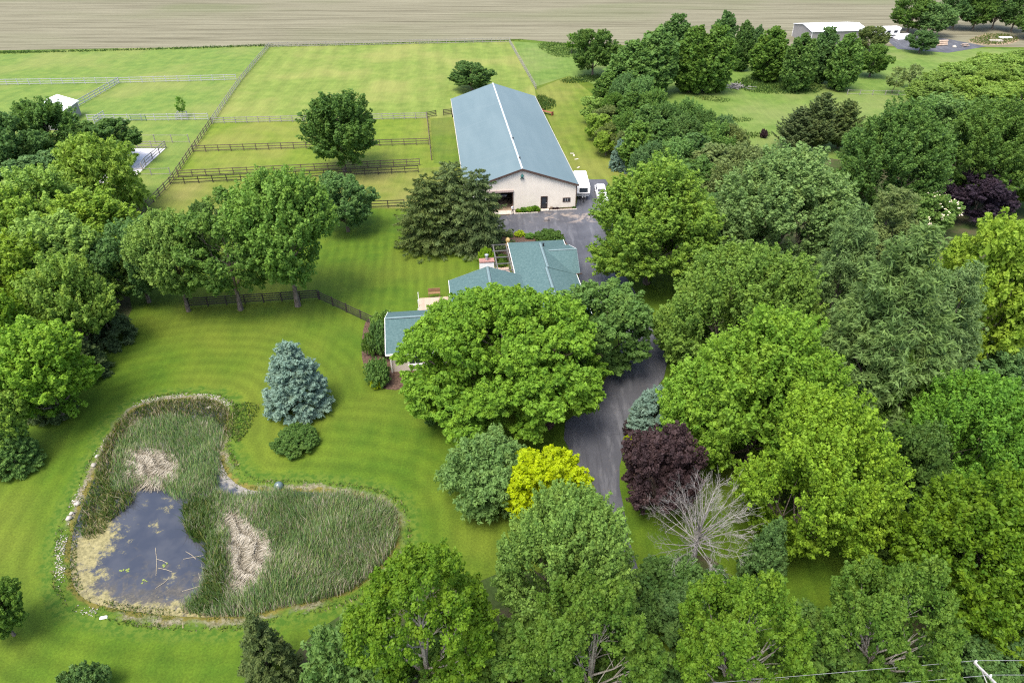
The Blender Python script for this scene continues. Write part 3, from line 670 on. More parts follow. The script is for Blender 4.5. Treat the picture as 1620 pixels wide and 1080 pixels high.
def blades(name, polys, holes, per_m2, h, w, mat, lean=0.25, wind=(0.12, -0.05), tshift=None, z0=-0.15, seed=0, taper_edge=0.0):
    rng = np.random.default_rng(seed); V = []; T = []
    for pl in polys:
        q = scatter(rng, pl, per_m2)
        for hl in holes: 
            d = edge_dist(hl, q[:, 0], q[:, 1]); ih = inside(hl, q[:, 0], q[:, 1])
            q = q[~(ih & (d > rng.random(len(q)) * 0.9))]
        if taper_edge:
            q = q[edge_dist(pl, q[:, 0], q[:, 1]) > rng.random(len(q)) ** 2 * taper_edge]
        n = len(q); a = rng.random(n) * 6.283
        patch = np.sin(q[:, 0] * 0.9 + 1.3 * np.sin(q[:, 1] * 0.7)) * np.sin(q[:, 1] * 1.1 + np.sin(q[:, 0] * 0.5))
        hh = h * rng.uniform(0.55, 1.15, n) * (1 + 0.30 * patch) * (1 - 0.35 * (rng.random(n) < 0.15))
        ln = np.stack([wind[0] + rng.normal(size=n) * lean + 0.11 * np.sin(q[:, 1] * 0.6 + q[:, 0] * 0.4), wind[1] + rng.normal(size=n) * lean + 0.10 * np.sin(q[:, 0] * 0.7 - q[:, 1] * 0.3)], 1) * hh[:, None]
        B = np.stack([np.cos(a), np.sin(a)], 1) * (w * rng.uniform(0.7, 1.3, n))[:, None] * 0.5
        zb = np.full(n, z0)
        v0 = np.column_stack([q - B, zb]); v1 = np.column_stack([q + B, zb])
        m1 = np.column_stack([q + B * 0.8 + ln * 0.35, zb + hh * 0.6]); m0 = np.column_stack([q - B * 0.8 + ln * 0.35, zb + hh * 0.6])
        tp = np.column_stack([q + ln, zb + hh])
        tp2 = tp + np.column_stack([B * 0.12, np.zeros(n)])
        V.append(np.stack([v0, v1, m1, m0, m0, m1, tp2, tp], 1).reshape(-1, 3))
        t = rng.random(n)
        if tshift is not None: t = np.clip(t + tshift(q, rng, patch), 0, 1)
        T.append(np.repeat(t, 2))
    V = np.concatenate(V); F = np.arange(len(V)).reshape(-1, 4)
    return tag(mesh_obj(name, mesh_np(name, V, F, np.concatenate(T), mat)), kind="stuff")
MATW = smooth_loop([(-38.54, 49.42), (-37.12, 49.96), (-35.00, 49.78), (-32.97, 48.19), (-32.16, 46.16), (-32.98, 45.19), (-35.21, 45.03), (-37.01, 46.33)], 3)
MATE = smooth_loop([(-27.41, 42.09), (-25.49, 42.24), (-23.40, 40.78), (-20.72, 38.14), (-20.41, 35.94), (-21.16, 33.86), (-22.06, 32.47), (-23.12, 33.51), (-24.50, 36.32), (-25.83, 39.23)], 3)
REEDW = smooth_loop([(-37.72, 44.23), (-39.73, 48.19), (-40.24, 51.43), (-39.13, 53.93), (-35.91, 54.93), (-32.11, 54.53), (-29.82, 52.18), (-29.32, 49.78), (-28.30, 46.66), (-27.98, 44.71), (-30.02, 43.15), (-32.10, 43.61), (-34.48, 45.03), (-36.18, 44.39)], 3)
REEDE = smooth_loop([(-27.93, 44.55), (-26.04, 43.92), (-23.83, 44.08), (-20.29, 44.23), (-16.08, 44.08), (-12.62, 43.30), (-10.80, 42.09), (-10.05, 39.93), (-10.26, 37.48), (-11.44, 35.31), (-13.13, 33.62), (-15.78, 32.58), (-18.65, 31.90), (-21.45, 31.24), (-25.03, 31.46), (-26.55, 32.01), (-25.83, 33.86), (-25.79, 36.32), (-27.14, 38.82), (-29.18, 39.78), (-29.79, 42.54), (-28.90, 43.61)], 3)
rim = smooth_loop([(-40.31, 42.54), (-40.53, 49.06), (-40.56, 54.73), (-42.59, 54.73), (-41.77, 47.76), (-40.42, 41.43)], 2)
tan_e = lambda q, r, pt: np.where(q[:, 0] > -20 + 3 * r.random(len(q)), 0.10, 0.0) + 0.06 * pt + np.where(edge_dist(REEDE, q[:, 0], q[:, 1]) < 0.6, 0.22 * r.random(len(q)), 0) - 0.14 + 0.34 * np.exp(-edge_dist(MATE, q[:, 0], q[:, 1]) / 0.9) * r.random(len(q)) + 0.22 * np.clip(np.sin(q[:, 0] * 0.55 + 2) * np.sin(q[:, 1] * 0.8 + q[:, 0] * 0.3) - 0.35, 0, 1)
blades("cattail_reeds", [REEDW], [MATW], 150, 1.0, 0.050, M["reed"], 0.16, (0.10, 0.03), lambda q, r, pt: -0.10 + 0.10 * pt + np.where(q[:, 1] > 54.5, 0.20, 0) + 0.3 * np.exp(-edge_dist(MATW, q[:, 0], q[:, 1]) / 0.8) * r.random(len(q)), seed=1, taper_edge=0.8)
blades("cattail_reeds", [REEDE], [MATE], 200, 1.15, 0.050, M["reed"], 0.15, (0.10, 0.02), tan_e, seed=2, taper_edge=0.7)
blades("rush_clump", [smooth_loop([(-30.38, 42.54), (-28.31, 43.30), (-26.39, 40.35), (-26.99, 38.41), (-28.69, 39.09)], 2), smooth_loop([(-26.78, 38.14), (-25.52, 38.95), (-23.85, 35.69), (-22.96, 32.13), (-25.61, 31.68), (-25.00, 33.86)], 2)], [], 130, 1.2, 0.08, M["weed"], 0.3, (0, 0), lambda q, r, pt: -0.2, seed=4, taper_edge=0.5)
def deadmat(name, pl, per, ang, seed):
    rng = np.random.default_rng(seed); q = scatter(rng, pl, per); n = len(q)
    u = q[:, 0] * math.cos(ang) + q[:, 1] * math.sin(ang); v = -q[:, 0] * math.sin(ang) + q[:, 1] * math.cos(ang)
    ph = u * 5.0 + 1.6 * np.sin(v * 1.7) + 1.1 * np.sin(v * 0.6 + u); ridge = 0.5 + 0.5 * np.sin(ph)
    zb = -0.06 + 0.30 * ridge ** 1.5 + rng.random(n) * 0.08
    a = ang + math.pi + rng.normal(size=n) * 0.5 + 0.5 * np.sin(v * 1.3)
    L = rng.uniform(0.35, 0.9, n); dz = -0.30 * L + rng.normal(size=n) * 0.10
    d = np.stack([np.cos(a), np.sin(a)], 1); pr = np.stack([-d[:, 1], d[:, 0]], 1) * 0.032
    b0 = np.column_stack([q, zb + 0.05]); e0 = np.column_stack([q + d * L[:, None], np.maximum(zb + dz, -0.1)])
    pz = np.column_stack([pr, np.zeros(n)])
    V = np.stack([b0 - pz, b0 + pz, e0 + pz * 0.5, e0 - pz * 0.5], 1).reshape(-1, 3)
    return tag(mesh_obj(name, mesh_np(name, V, np.arange(len(V)).reshape(-1, 4), np.clip(0.12 + 0.5 * ridge + rng.normal(size=n) * 0.28, 0, 1), M["dead_reed"])), kind="stuff")
deadmat("dead_reed_mat", MATW, 170, 0.9, 7)
deadmat("dead_reed_mat", MATE, 210, 0.75, 8)
ring_o = [(x, y) for x, y in POND]
def ringpts(rng, n, lo, hi):
    q = np.column_stack([rng.uniform(-42, -6, n), rng.uniform(27, 61, n)])
    d = edge_dist(POND, q[:, 0], q[:, 1]) * np.where(inside(POND, q[:, 0], q[:, 1]), -1, 1)
    return q[(d > lo) & (d < hi)], d[(d > lo) & (d < hi)]
def shore_weeds(name, n, lo, hi, h, seed, west=True):
    rng = np.random.default_rng(seed); q, d = ringpts(rng, n, lo, hi)
    pat = np.sin(q[:, 0] * 0.8 + np.sin(q[:, 1])) + rng.normal(size=len(q)) * 0.6; q = q[pat > -0.4]; d = d[pat > -0.4]
    n = len(q); a = rng.random(n) * 6.283; hh = h * rng.uniform(0.4, 1.3, n); ln = rng.normal(size=(n, 2)) * 0.5 * hh[:, None]
    B = np.stack([np.cos(a), np.sin(a)], 1) * 0.05; zb = np.where(d < 0, -0.16, 0.0)
    v0 = np.column_stack([q - B, zb]); v1 = np.column_stack([q + B, zb]); tp = np.column_stack([q + ln, zb + hh])
    V = np.stack([v0, v1, tp + np.column_stack([B * .2, zb * 0]), tp], 1).reshape(-1, 3)
    tag(mesh_obj(name, mesh_np(name, V, np.arange(len(V)).reshape(-1, 4), np.clip(rng.random(n) * 1.05 - 0.05, 0, 1), M["weed"])), kind="stuff")
shore_weeds("shore_weeds", 75000, -1.4, 0.45, 0.24, 11)
WN = smooth_loop([(-36.96, 41.07), (-39.11, 44.87), (-37.42, 44.47), (-35.44, 44.08), (-35.34, 42.54), (-35.99, 41.43)], 2)
blades("shore_weeds", [WN, smooth_loop([(-39.72, 42.54), (-40.01, 47.33), (-37.23, 44.08), (-36.27, 39.65), (-37.88, 38.95)], 2)], [], 70, 0.7, 0.07, M["weed"], 0.45, (0, 0), lambda q, r, pt: 0.05 * pt, seed=12)
blades("marsh_grass", [smooth_loop([(-40.11, 45.67), (-41.34, 49.42), (-41.92, 52.76), (-41.24, 55.33), (-39.79, 57.00), (-36.75, 57.75), (-32.73, 57.42), (-29.74, 54.73), (-29.23, 51.61), (-31.62, 53.93), (-35.40, 54.33), (-38.30, 52.95), (-39.00, 50.14), (-37.92, 45.67)], 3)], [], 95, 0.55, 0.07, M["weed"], 0.35, (0, 0), lambda q, r, pt: 0.12 + 0.08 * pt, seed=14)
# peninsula weeds between the blue spruce and the reeds
blades("shore_weeds", [smooth_loop([(-30.29, 56.79), (-27.66, 56.79), (-27.45, 54.73), (-27.60, 51.80), (-28.34, 50.87), (-29.49, 52.76)], 2)], [], 60, 0.28, 0.09, M["weed"], 0.5, (0, 0), lambda q, r, pt: -0.15, z0=0.0, seed=13)
M["stone"] = plain("shore_stone", (0.34, 0.315, 0.265), 0.85, 0.3, 1.5)
def rocks(name, q, z, smin, smax, seed, mat):
    rng = np.random.default_rng(seed); base = fib(rng, 14, 0.05)
    bm = bmesh.new()
    for d in base: bm.verts.new(d)
    r_ = bmesh.ops.convex_hull(bm, input=list(bm.verts)); bm.verts.index_update()
    bv = np.array([v.co for v in bm.verts]); bf = np.array([[v.index for v in f.verts] for f in bm.faces]); bm.free()
    n = len(q); s = smin * (smax / smin) ** rng.random(n); nv = len(bv)
    V = bv[None] * (s[:, None, None] * rng.uniform(0.6, 1.2, (n, nv, 1))) * np.array([1.15, 1, 0.6])
    V += np.column_stack([q, z + s * 0.2])[:, None, :]
    F = (bf[None] + (np.arange(n) * nv)[:, None, None]).reshape(-1, 3)
    return tag(mesh_obj(name, mesh_np(name, V.reshape(-1, 3), F, None, mat)), kind="stuff")
rg = np.random.default_rng(21)
q, d = ringpts(rg, 60000, -0.55, 0.25)
sel = ((q[:, 0] < -33) | (q[:, 1] > 56)) & (np.sin(q[:, 0] * 1.1) + np.sin(q[:, 1] * 0.9) + rg.normal(size=len(q)) * 0.5 > 0.0)
q = q[sel][:650]
rocks("shore_stones", q, np.zeros(len(q)), 0.03, 0.085, 22, M["stone"])
for (cx, cy), s in (((-41.46, 48.89), 0.27), ((-41.23, 47.67), 0.3), ((-40.19, 41.65), 0.22), ((-40.11, 41.07), 0.30), ((-32.94, 56.26), 0.28), ((-40.23, 42.84), 0.3)):
    o = rocks("shore_rock", np.array([[cx, cy]]), np.array([0.0]), s, s * 1.01, int(cx * 10) % 97, M["stone"])
    o["kind"] = "thing"; tag(o, "pale boulder among the stones on the pond bank", "rock", "boulders on the pond bank")
# bare twigs and stalks lying in the shallows
mb = MB()
M["stalk"] = plain("dry_stalk", (0.42, 0.36, 0.24), 0.8, 0.15)
for (a, b) in (((-31.06, 37.99), (-29.81, 35.17)), ((-30.45, 36.81), (-29.42, 36.43)), ((-29.96, 35.92), (-28.63, 35.55)), ((-28.17, 36.81), (-26.58, 37.20)), ((-28.26, 37.59), (-27.09, 36.81)), ((-27.04, 33.67), (-25.69, 34.20)), ((-35.90, 43.70), (-35.62, 44.80)), ((-29.34, 33.96), (-28.59, 34.93))):
    mb.tube([(a[0], a[1], WZ + 0.03), ((a[0] + b[0]) / 2 + 0.1, (a[1] + b[1]) / 2, WZ + 0.05), (b[0], b[1], WZ + 0.03)], 0.014, 5)
tag(mb.build("floating_stalks", M["stalk"]), kind="stuff")
# lily pads
M["lily"] = plain("lily_pad", (0.15, 0.19, 0.04), 0.5, 0.2)
rg = np.random.default_rng(5); k = 0
for (px, py) in ((-30.56, 34.58), (-32.85, 35.69), (-32.27, 35.69), (-29.47, 36.13)):
    mb = MB()
    for j in range(5):
        cx, cy, r = px + rg.normal() * 0.13, py + rg.normal() * 0.10, rg.uniform(0.05, 0.11)
        mb.poly([(cx + r * math.cos(t * 0.6283), cy + r * math.sin(t * 0.6283), WZ + 0.012 + 0.004 * j) for t in range(10)])
    tag(mb.build("lily_pads", M["lily"]), kind="stuff")

# ---- rough weed patches in the far grass
def weedpatch(pts, per, h, seed, sh=0.0):
    blades("tall_weeds", [smooth_loop(pts, 3)], [], per * 2.5, h * 0.7, 0.16, M["weed"], 0.5, (0, 0), lambda q, r, pt: sh - 0.30 + 0.1 * pt, z0=0.0, seed=seed, taper_edge=2.5)
weedpatch([(12.43, 187.86), (17.08, 191.65), (23.32, 194.25), (28.03, 190.37), (21.71, 186.62), (14.91, 184.79)], 9, 0.7, 31, -0.2)
weedpatch([(6.30, 173.87), (10.23, 170.65), (10.52, 164.48), (7.11, 161.54), (5.44, 165.48)], 12, 0.9, 32)
weedpatch([(8.02, 230.88), (17.15, 232.66), (22.30, 222.32), (16.80, 212.74), (11.34, 215.85)], 5, 0.6, 33, -0.1)
weedpatch([(58.46, 186.62), (69.97, 194.25), (80.72, 183.59), (76.36, 176.08), (66.46, 174.97), (59.33, 177.77)], 6, 0.8, 34, -0.2)
weedpatch([(44.60, 155.90), (53.49, 156.82), (54.15, 154.10), (46.59, 152.32)], 7, 0.6, 35, -0.1)
weedpatch([(47.62, 145.55), (55.61, 147.19), (55.29, 143.93), (49.45, 142.34)], 7, 0.6, 36, -0.1)
weedpatch([(45.89, 174.97), (54.24, 170.65), (50.49, 168.03), (45.72, 170.65)], 6, 0.5, 37)
weedpatch([(-158.01, 220.67), (-133.81, 222.32), (-106.09, 225.68), (-77.89, 230.00), (-77.12, 227.39), (-105.06, 223.15), (-132.53, 219.85), (-156.01, 217.44)], 7, 0.7, 38, -0.2)
weedpatch([(-75.64, 229.12), (-38.33, 232.66), (0.00, 237.23), (0.00, 234.47), (-37.95, 230.00), (-74.90, 226.53)], 6, 0.5, 39, -0.2)
# ================================================================== BUILDINGS
M["cream_metal"] = plain("cream_metal_siding", (0.69, 0.635, 0.545), 0.5, 0.05, 0.6, 0.4)
M["white"] = plain("white_paint", (0.80, 0.79, 0.76), 0.5, 0.05, 1.0, 0.4)
M["brown_trim"] = plain("brown_trim", (0.075, 0.048, 0.038), 0.6, 0.15, 2.0)
M["glass"] = plain("dark_glass", (0.020, 0.026, 0.034), 0.06, 0.2, 1.0, 0.6)
M["black"] = plain("black_metal", (0.022, 0.022, 0.025), 0.45, 0.2, 4.0, 0.4)
M["grey_wall"] = plain("grey_siding", (0.215, 0.205, 0.195), 0.7, 0.06, 0.6)
M["teal_metal"] = plain("dark_teal_metal", (0.02, 0.10, 0.09), 0.4, 0.2, 2.0)
n = newmat("blue_green_metal_roof"); p = n.obj()
f = n.noise(n.mapv(p, (0.35, 0.05, 0.3)), 1.0, 4, 0.6)
seam = n.math('PINGPONG', n.add("ShaderNodeSeparateXYZ", {0: p}).outputs["Y"], 0.115)
col = n.mix(n.rng(f, 0.3, 0.7), (0.094, 0.138, 0.146), (0.112, 0.158, 0.165))
col = n.mix(n.rng(seam, 0.018, 0.0, 0, 0.4), col, (0.075, 0.112, 0.120))
streak = n.noise(n.mapv(p, (0.06, 1.1, 0.06)), 1.0, 4, 0.7)
col = n.mix(n.rng(streak, 0.50, 0.75, 0, 0.22), col, (0.150, 0.190, 0.192))
M["metal_roof"] = n.fin(col, 0.5, 0.3)
def shingle(name, c1, c2, c3):
    n = newmat(name); p = n.obj()
    v = n.noise(p, 3.6, 3.0, 0.85); v2 = n.noise(n.mapv(p, (1, 1, 1), (0.5, 0.3, 1.0)), 4.4, 2.0, 0.8)
    col = n.mix(n.rng(v, 0.40, 0.60), c1, c2)
    col = n.mix(n.rng(v2, 0.57, 0.68, 0, 0.75), col, c3)
    col = n.mix(n.rng(n.noise(p, 0.35, 4), 0.35, 0.7, 0, 0.3), col, c1)
    return n.fin(col, 0.85, 0.2, n.bump(v, 0.4, 0.03))
M["shingle"] = shingle("green_shingle", (0.052, 0.098, 0.098), (0.074, 0.128, 0.126), (0.115, 0.170, 0.165))
M["shingle_cap"] = plain("shingle_cap", (0.13, 0.19, 0.195), 0.8, 0.12, 4.0)
M["ridge_shade"] = plain("dark_ridge_shade", (0.05, 0.07, 0.08), 0.7, 0.1)  # colour of the shadow lines painted beside the house ridge caps

# ---- the long riding barn: 18.36 x 50.8 m, eaves 4.34, ridge 7.38
BW, BL, EH, RH = 18.36, 50.83, 4.34, 7.38
barn = tag(empty("riding_barn", (1.649, 106.97, 0), YAW), "long cream metal riding barn with pale blue-green roof beside the asphalt yard", "barn")
hw = BW / 2; slope = (RH - EH) / hw
roofz = lambda x: RH - abs(x) * slope
DX0, DX1, DH = -6.75, -1.55, 3.35         # open sliding doorway
mb = MB()                                  # front wall: ribbed sheet with openings
OPEN = [(DX0, DX1, 0.0, DH), (3.28, 4.28, 0.12, 2.22), (7.02, 8.20, 1.18, 1.78)]
xs = sorted(set([round(-hw + 0.306 * i, 3) for i in range(61)] + [hw] + [o[0] for o in OPEN] + [o[1] for o in OPEN] + [0.0]))
for x0, x1 in zip(xs[:-1], xs[1:]):
    if x1 - x0 < 0.002: continue
    xm = (x0 + x1) / 2; segs = [(0.12, None)]
    for (a, b, c, d) in OPEN:
        if a < xm < b: segs = ([(0.12, c)] if c > 0.13 else []) + [(d, None)]
    for z0, z1 in segs:
        tops = (z1, z1) if z1 is not None else (roofz(x0) - 0.06, roofz(x1) - 0.06)
        r = min(0.05, (x1 - x0) * 0.3)
        mb.poly([(x0 + r, 0, z0), (x1 - r, 0, z0), (x1 - r, 0, tops[1]), (x0 + r, 0, tops[0])])
        mb.poly([(x0, -0.003, z0), (x0 + r, 0, z0), (x0 + r, 0, tops[0]), (x0, -0.003, tops[0])])
        mb.poly([(x1 - r, 0, z0), (x1, -0.003, z0), (x1, -0.003, tops[1]), (x1 - r, 0, tops[1])])
mb.build("front_wall", M["cream_metal"], barn)
mb = MB()
mb.poly([(-hw, 0.10, 0), (-hw, BL, 0), (-hw, BL, EH - .06), (-hw, 0.10, EH - .06)]); mb.build("side_wall", M["cream_metal"], barn)
mb = MB(); mb.poly([(hw, BL, 0), (hw, 0.10, 0), (hw, 0.10, EH - .06), (hw, BL, EH - .06)]); mb.build("side_wall", M["cream_metal"], barn)
mb = MB(); mb.poly([(hw, BL, 0), (hw, BL, EH - .06), (0, BL, RH - .06), (-hw, BL, EH - .06), (-hw, BL, 0)]); mb.build("rear_wall", M["cream_metal"], barn)
for sgn in (-1, 1):
    mb = MB(); ov = 0.35; zl = RH - (hw + ov) * slope
    a = [(0, -0.3, RH), (sgn * (hw + ov), -0.3, zl), (sgn * (hw + ov), BL + 0.3, zl), (0, BL + 0.3, RH)]
    if sgn > 0: mb.hexa([(x, y, z - 0.09) for x, y, z in a] + a)
    else: a = a[::-1]; mb.hexa([(x, y, z - 0.09) for x, y, z in a] + a)
    mb.build("roof_slope", M["metal_roof"], barn)
    mb = MB()                             # rake trim along the gable
    mb.hexa([(sgn * 0.001, -0.345, RH - 0.34), (sgn * (hw + ov), -0.345, zl - 0.34), (sgn * (hw + ov), -0.303, zl - 0.34), (sgn * 0.001, -0.303, RH - 0.34),
             (sgn * 0.001, -0.345, RH + 0.01), (sgn * (hw + ov), -0.345, zl + 0.01), (sgn * (hw + ov), -0.303, zl + 0.01), (sgn * 0.001, -0.303, RH + 0.01)])
    mb.build("rake_trim", M["brown_trim"], barn)
    mb = MB(); mb.box(*sorted((sgn * (hw + ov + .003), sgn * (hw + ov + 0.09))), -0.3, BL + 0.3, zl - 0.16, zl - 0.01)
    mb.build("gutter", M["concrete"], barn)
    mb = MB(); mb.box(*sorted((sgn * (hw - 0.02), sgn * (hw + 0.1))), -0.10, 0.08, 0.03, EH - 0.1)
    mb.build("corner_trim", M["brown_trim"], barn)
mb = MB()
mb.poly([(-0.15, -0.33, RH - 0.01), (0, -0.33, RH + 0.06), (0, BL + 0.33, RH + 0.06), (-0.15, BL + 0.33, RH - 0.01)][::-1])
mb.poly([(0.15, -0.33, RH - 0.01), (0, -0.33, RH + 0.06), (0, BL + 0.33, RH + 0.06), (0.15, BL + 0.33, RH - 0.01)])
M["galv"] = plain("pale_ridge_metal", (0.46, 0.49, 0.49), 0.5, 0.05)
mb.build("ridge_cap", M["galv"], barn)
for y in (4.2, 14.0):
    mb = MB(); mb.lathe([(0.10, 0), (0.10, 0.22), (0.17, 0.24), (0.12, 0.36)], 10, (0.14, y, RH - 0.03)); mb.build("roof_vent", M["black"], barn)
dr = MB().box(3.33, 4.23, 0.02, 0.07, 0.14, 2.18).build("entry_door", M["black"], barn)
MB().box(3.45, 4.11, -0.004, 0.018, 0.95, 2.02).build("door_pane", M["glass"], dr)
mb = MB(); mb.tube([(4.13, -0.06, 1.05), (4.13, 0.02, 1.05)], 0.035, 8); mb.build("handle", M["white"], dr)
mb = MB()
mb.box(3.20, 3.30, -0.07, 0.03, 0.12, 2.30); mb.box(4.26, 4.36, -0.07, 0.03, 0.12, 2.30); mb.box(3.302, 4.258, -0.07, 0.03, 2.20, 2.30); mb.build("door_frame", M["brown_trim"], barn)
wf = MB()
wf.box(6.95, 7.03, -0.07, 0.04, 1.10, 1.86); wf.box(8.19, 8.27, -0.07, 0.04, 1.10, 1.86); wf.box(7.032, 8.188, -0.07, 0.04, 1.78, 1.86); wf.box(7.032, 8.188, -0.07, 0.04, 1.10, 1.18)
wf = wf.build("window", M["brown_trim"], barn)
for i in range(3): MB().box(7.04 + 0.385 * i, 7.39 + 0.385 * i, 0.0, 0.03, 1.185, 1.775).build("pane", M["glass"], wf)
for x in (7.40, 7.785): MB().box(x, x + 0.022, -0.03, 0.035, 1.185, 1.775).build("mullion", M["white"], wf)
# sliding door pushed to the left, its track, and the open doorway
M["track"] = plain("track_cover", (0.36, 0.29, 0.26), 0.6, 0.1)
MB().box(-9.0, DX1 + 0.15, -0.22, -0.04, DH + 0.02, DH + 0.34).build("door_track", M["track"], barn)
sd = MB()
for i in range(14): sd.box(-9.1 + 0.27 * i, -8.836 + 0.27 * i, -0.17, -0.10 if i % 2 else -0.112, 0.1, DH)
sd.build("sliding_door", M["white"], barn)
MB().box(DX1 - 0.02, DX1 + 0.12, -0.08, 0.05, 0.03, DH).build("door_jamb", M["brown_trim"], barn)
n = newmat("arena_dirt"); p = n.pos(); f = n.noise(p, 1.4, 4, 0.7)
M["dirt"] = n.fin(n.mix(n.rng(f, 0.3, 0.7), (0.20, 0.145, 0.095), (0.34, 0.26, 0.18)), 0.95, 0.1, n.bump(f, 0.4, 0.05))
MB().poly([(-hw + .1, 0.05, 0.05), (hw - .1, 0.05, 0.05), (hw - .1, BL - .1, 0.05), (-hw + .1, BL - .1, 0.05)]).build("barn_floor", M["dirt"], barn)
M["liner"] = plain("wood_liner", (0.16, 0.12, 0.085), 0.8, 0.2)
MB().box(-1.35, -1.25, 0.1, 22, 0.06, 3.6).build("stall_partition", M["liner"], barn)
MB().box(-9.0, -1.36, 17, 17.1, 0.06, 3.9).build("stall_partition", M["liner"], barn)
# star-and-horse ornament on the gable
orn = MB(); orn.lathe([(0.30, 0), (0.20, 0.20), (0.05, 0.42)], 8, (0, -0.2, 6.05)); orn.lathe([(0.10, 0), (0.16, .12), (0.08, .26)], 8, (0, -0.2, 5.76))
orn.tube([(-0.10, -0.12, 5.82), (-0.24, -0.14, 5.50)], 0.07, 6); orn.tube([(0.10, -0.12, 5.82), (0.24, -0.14, 5.50)], 0.07, 6); orn.tube([(0, -0.02, 6.2), (0, -0.2, 6.2)], 0.04, 6)
orn.build("gable_ornament", M["teal_metal"], barn)
def at_barn(x, y): return (1.649 + x * CY - y * SY, 106.97 + x * SY + y * CY)
def local(o, x, y, z=0.0, rz=0.0):
    px, py = at_barn(x, y); o.location = (px, py, z); o.rotation_euler = (0, 0, YAW + rz); return o
ap = MB().box(-6.9, -1.2, -1.5, 0.02, -0.05, 0.06).build("concrete_apron", M["concrete"]); tag(local(ap, 0, 0), kind="structure")
st = MB().box(3.0, 4.6, -0.9, -0.08, -0.05, 0.09).build("door_step", M["concrete"]); tag(local(st, 0, 0), "concrete step at the barn's black entry door", "step")
bd = MB().box(-1.15, 2.95, -1.35, -0.08, -0.05, 0.045).build("mulch_bed", M["mulch"]); tag(local(bd, 0, 0), kind="structure")
bd = MB().box(4.65, 9.25, -0.75, -0.13, -0.05, 0.045).build("mulch_bed", M["mulch"]); tag(local(bd, 0, 0), kind="structure")
M["edging"] = plain("stone_edging", (0.46, 0.42, 0.36), 0.85, 0.15)
def edging(x0, x1, y, label):
    root = tag(empty("bed_edging"), label, "edging"); local(root, x0, y)
    n_ = int((x1 - x0) / 0.42); e = None
    me_ = MB().box(0.01, 0.40, -0.09, 0.09, 0.0, 0.15).mesh("edging_block", M["edging"])
    for i in range(n_):
        o = mesh_obj("edging_block", me_, root); o.location = (0.42 * i, 0.012 * math.sin(i * 2.1), 0); o.rotation_euler = (0, 0, 0.03 * math.sin(i * 5.0))
edging(-1.2, 2.9, -1.45, "pale stone edging of the green bed by the barn's open doorway")
edging(4.7, 9.4, -0.86, "pale stone edging of the bare bed under the barn window")
for i, (x, h, r) in enumerate(((-0.6, 0.55, 0.55), (0.25, 0.75, 0.7), (1.2, 0.85, 0.8), (2.1, 1.0, 0.75), (2.6, 0.8, 0.5))):
    px, py = at_barn(x, -0.75)
    plant("border_plant", "shrub%d" % (i % 2), "fresh" if i % 2 else "maple_bright", px, py, h, r, "leafy green perennial in the bed along the cream barn wall", "plant", "perennials along the barn wall", z=0.03)
for i, x in enumerate((5.3, 6.0, 8.9)):
    px, py = at_barn(x, -0.45)
    plant("border_plant", "mound", "purple" if i < 2 else "shrub", px, py, 0.35, 0.35, "small dark plant in the bed below the barn window", "plant", "small plants below the barn window", z=0.03)
# weathered planter beside the black door
po = MB().lathe([(0.16, 0), (0.24, 0.25), (0.20, 0.42), (0.24, 0.46)], 12).build("flower_pot", M["liner"]); local(po, 5.0, -0.5, 0.03); tag(po, "brown flower pot on the bed right of the black barn door", "flower pot")
# flat drain grate in the yard
dg = MB()
for i in range(7): dg.box(-0.5 + 0.15 * i, -0.42 + 0.15 * i, -0.28, 0.28, 0.0, 0.03)
dg = dg.build("drain_grate", M["black"]); local(dg, 3.6, -4.6, 0.028); tag(dg, "dark drain grate set in the asphalt before the barn", "drain grate")
mh = MB().box(-1.4, 1.4, -.05, .05, 0, .16).build("parking_timber", M["liner"]); local(mh, -3.6, -1.75, 0.03); tag(mh, "dark low timber lying across the barn's open doorway", "timber")
# trough/cart right of the barn, far end
ld = MB()
ld.box(-1.4, 1.4, -0.35, 0.35, 0.55, 0.62); ld.box(-1.5, -1.4, -.35, .35, 0, .9); ld.box(1.4, 1.5, -.35, .35, 0, .9); ld.box(-1.4, 1.4, .33, .35, .3, .5)
M["rust"] = plain("rusty_red", (0.22, 0.065, 0.04), 0.8, 0.25)
x_, y_ = (8.19, 159.15); ld = ld.build("feed_bunk", M["rust"]); ld.location = (x_, y_, 0); ld.rotation_euler = (0, 0, -0.7); tag(ld, "rusty red feed bunk standing in the grass beyond the barn's right side", "feed bunk")
for i, (px, py) in enumerate(((12.08, 133.73), (12.73, 130.58), (12.76, 126.24), (12.38, 132.66))):
    o = MB().taper(-0.42, 0.42, -0.18, 0.18, 0.012, 0.07, 0.05, 0.05).build("stepping_slab", M["edging"], None, 0.02); o.location = (px, py, 0); o.rotation_euler = (0, 0, 0.5 * i); tag(o, "pale slab lying in the mown strip right of the barn", "slab", "slabs in the mown strip")

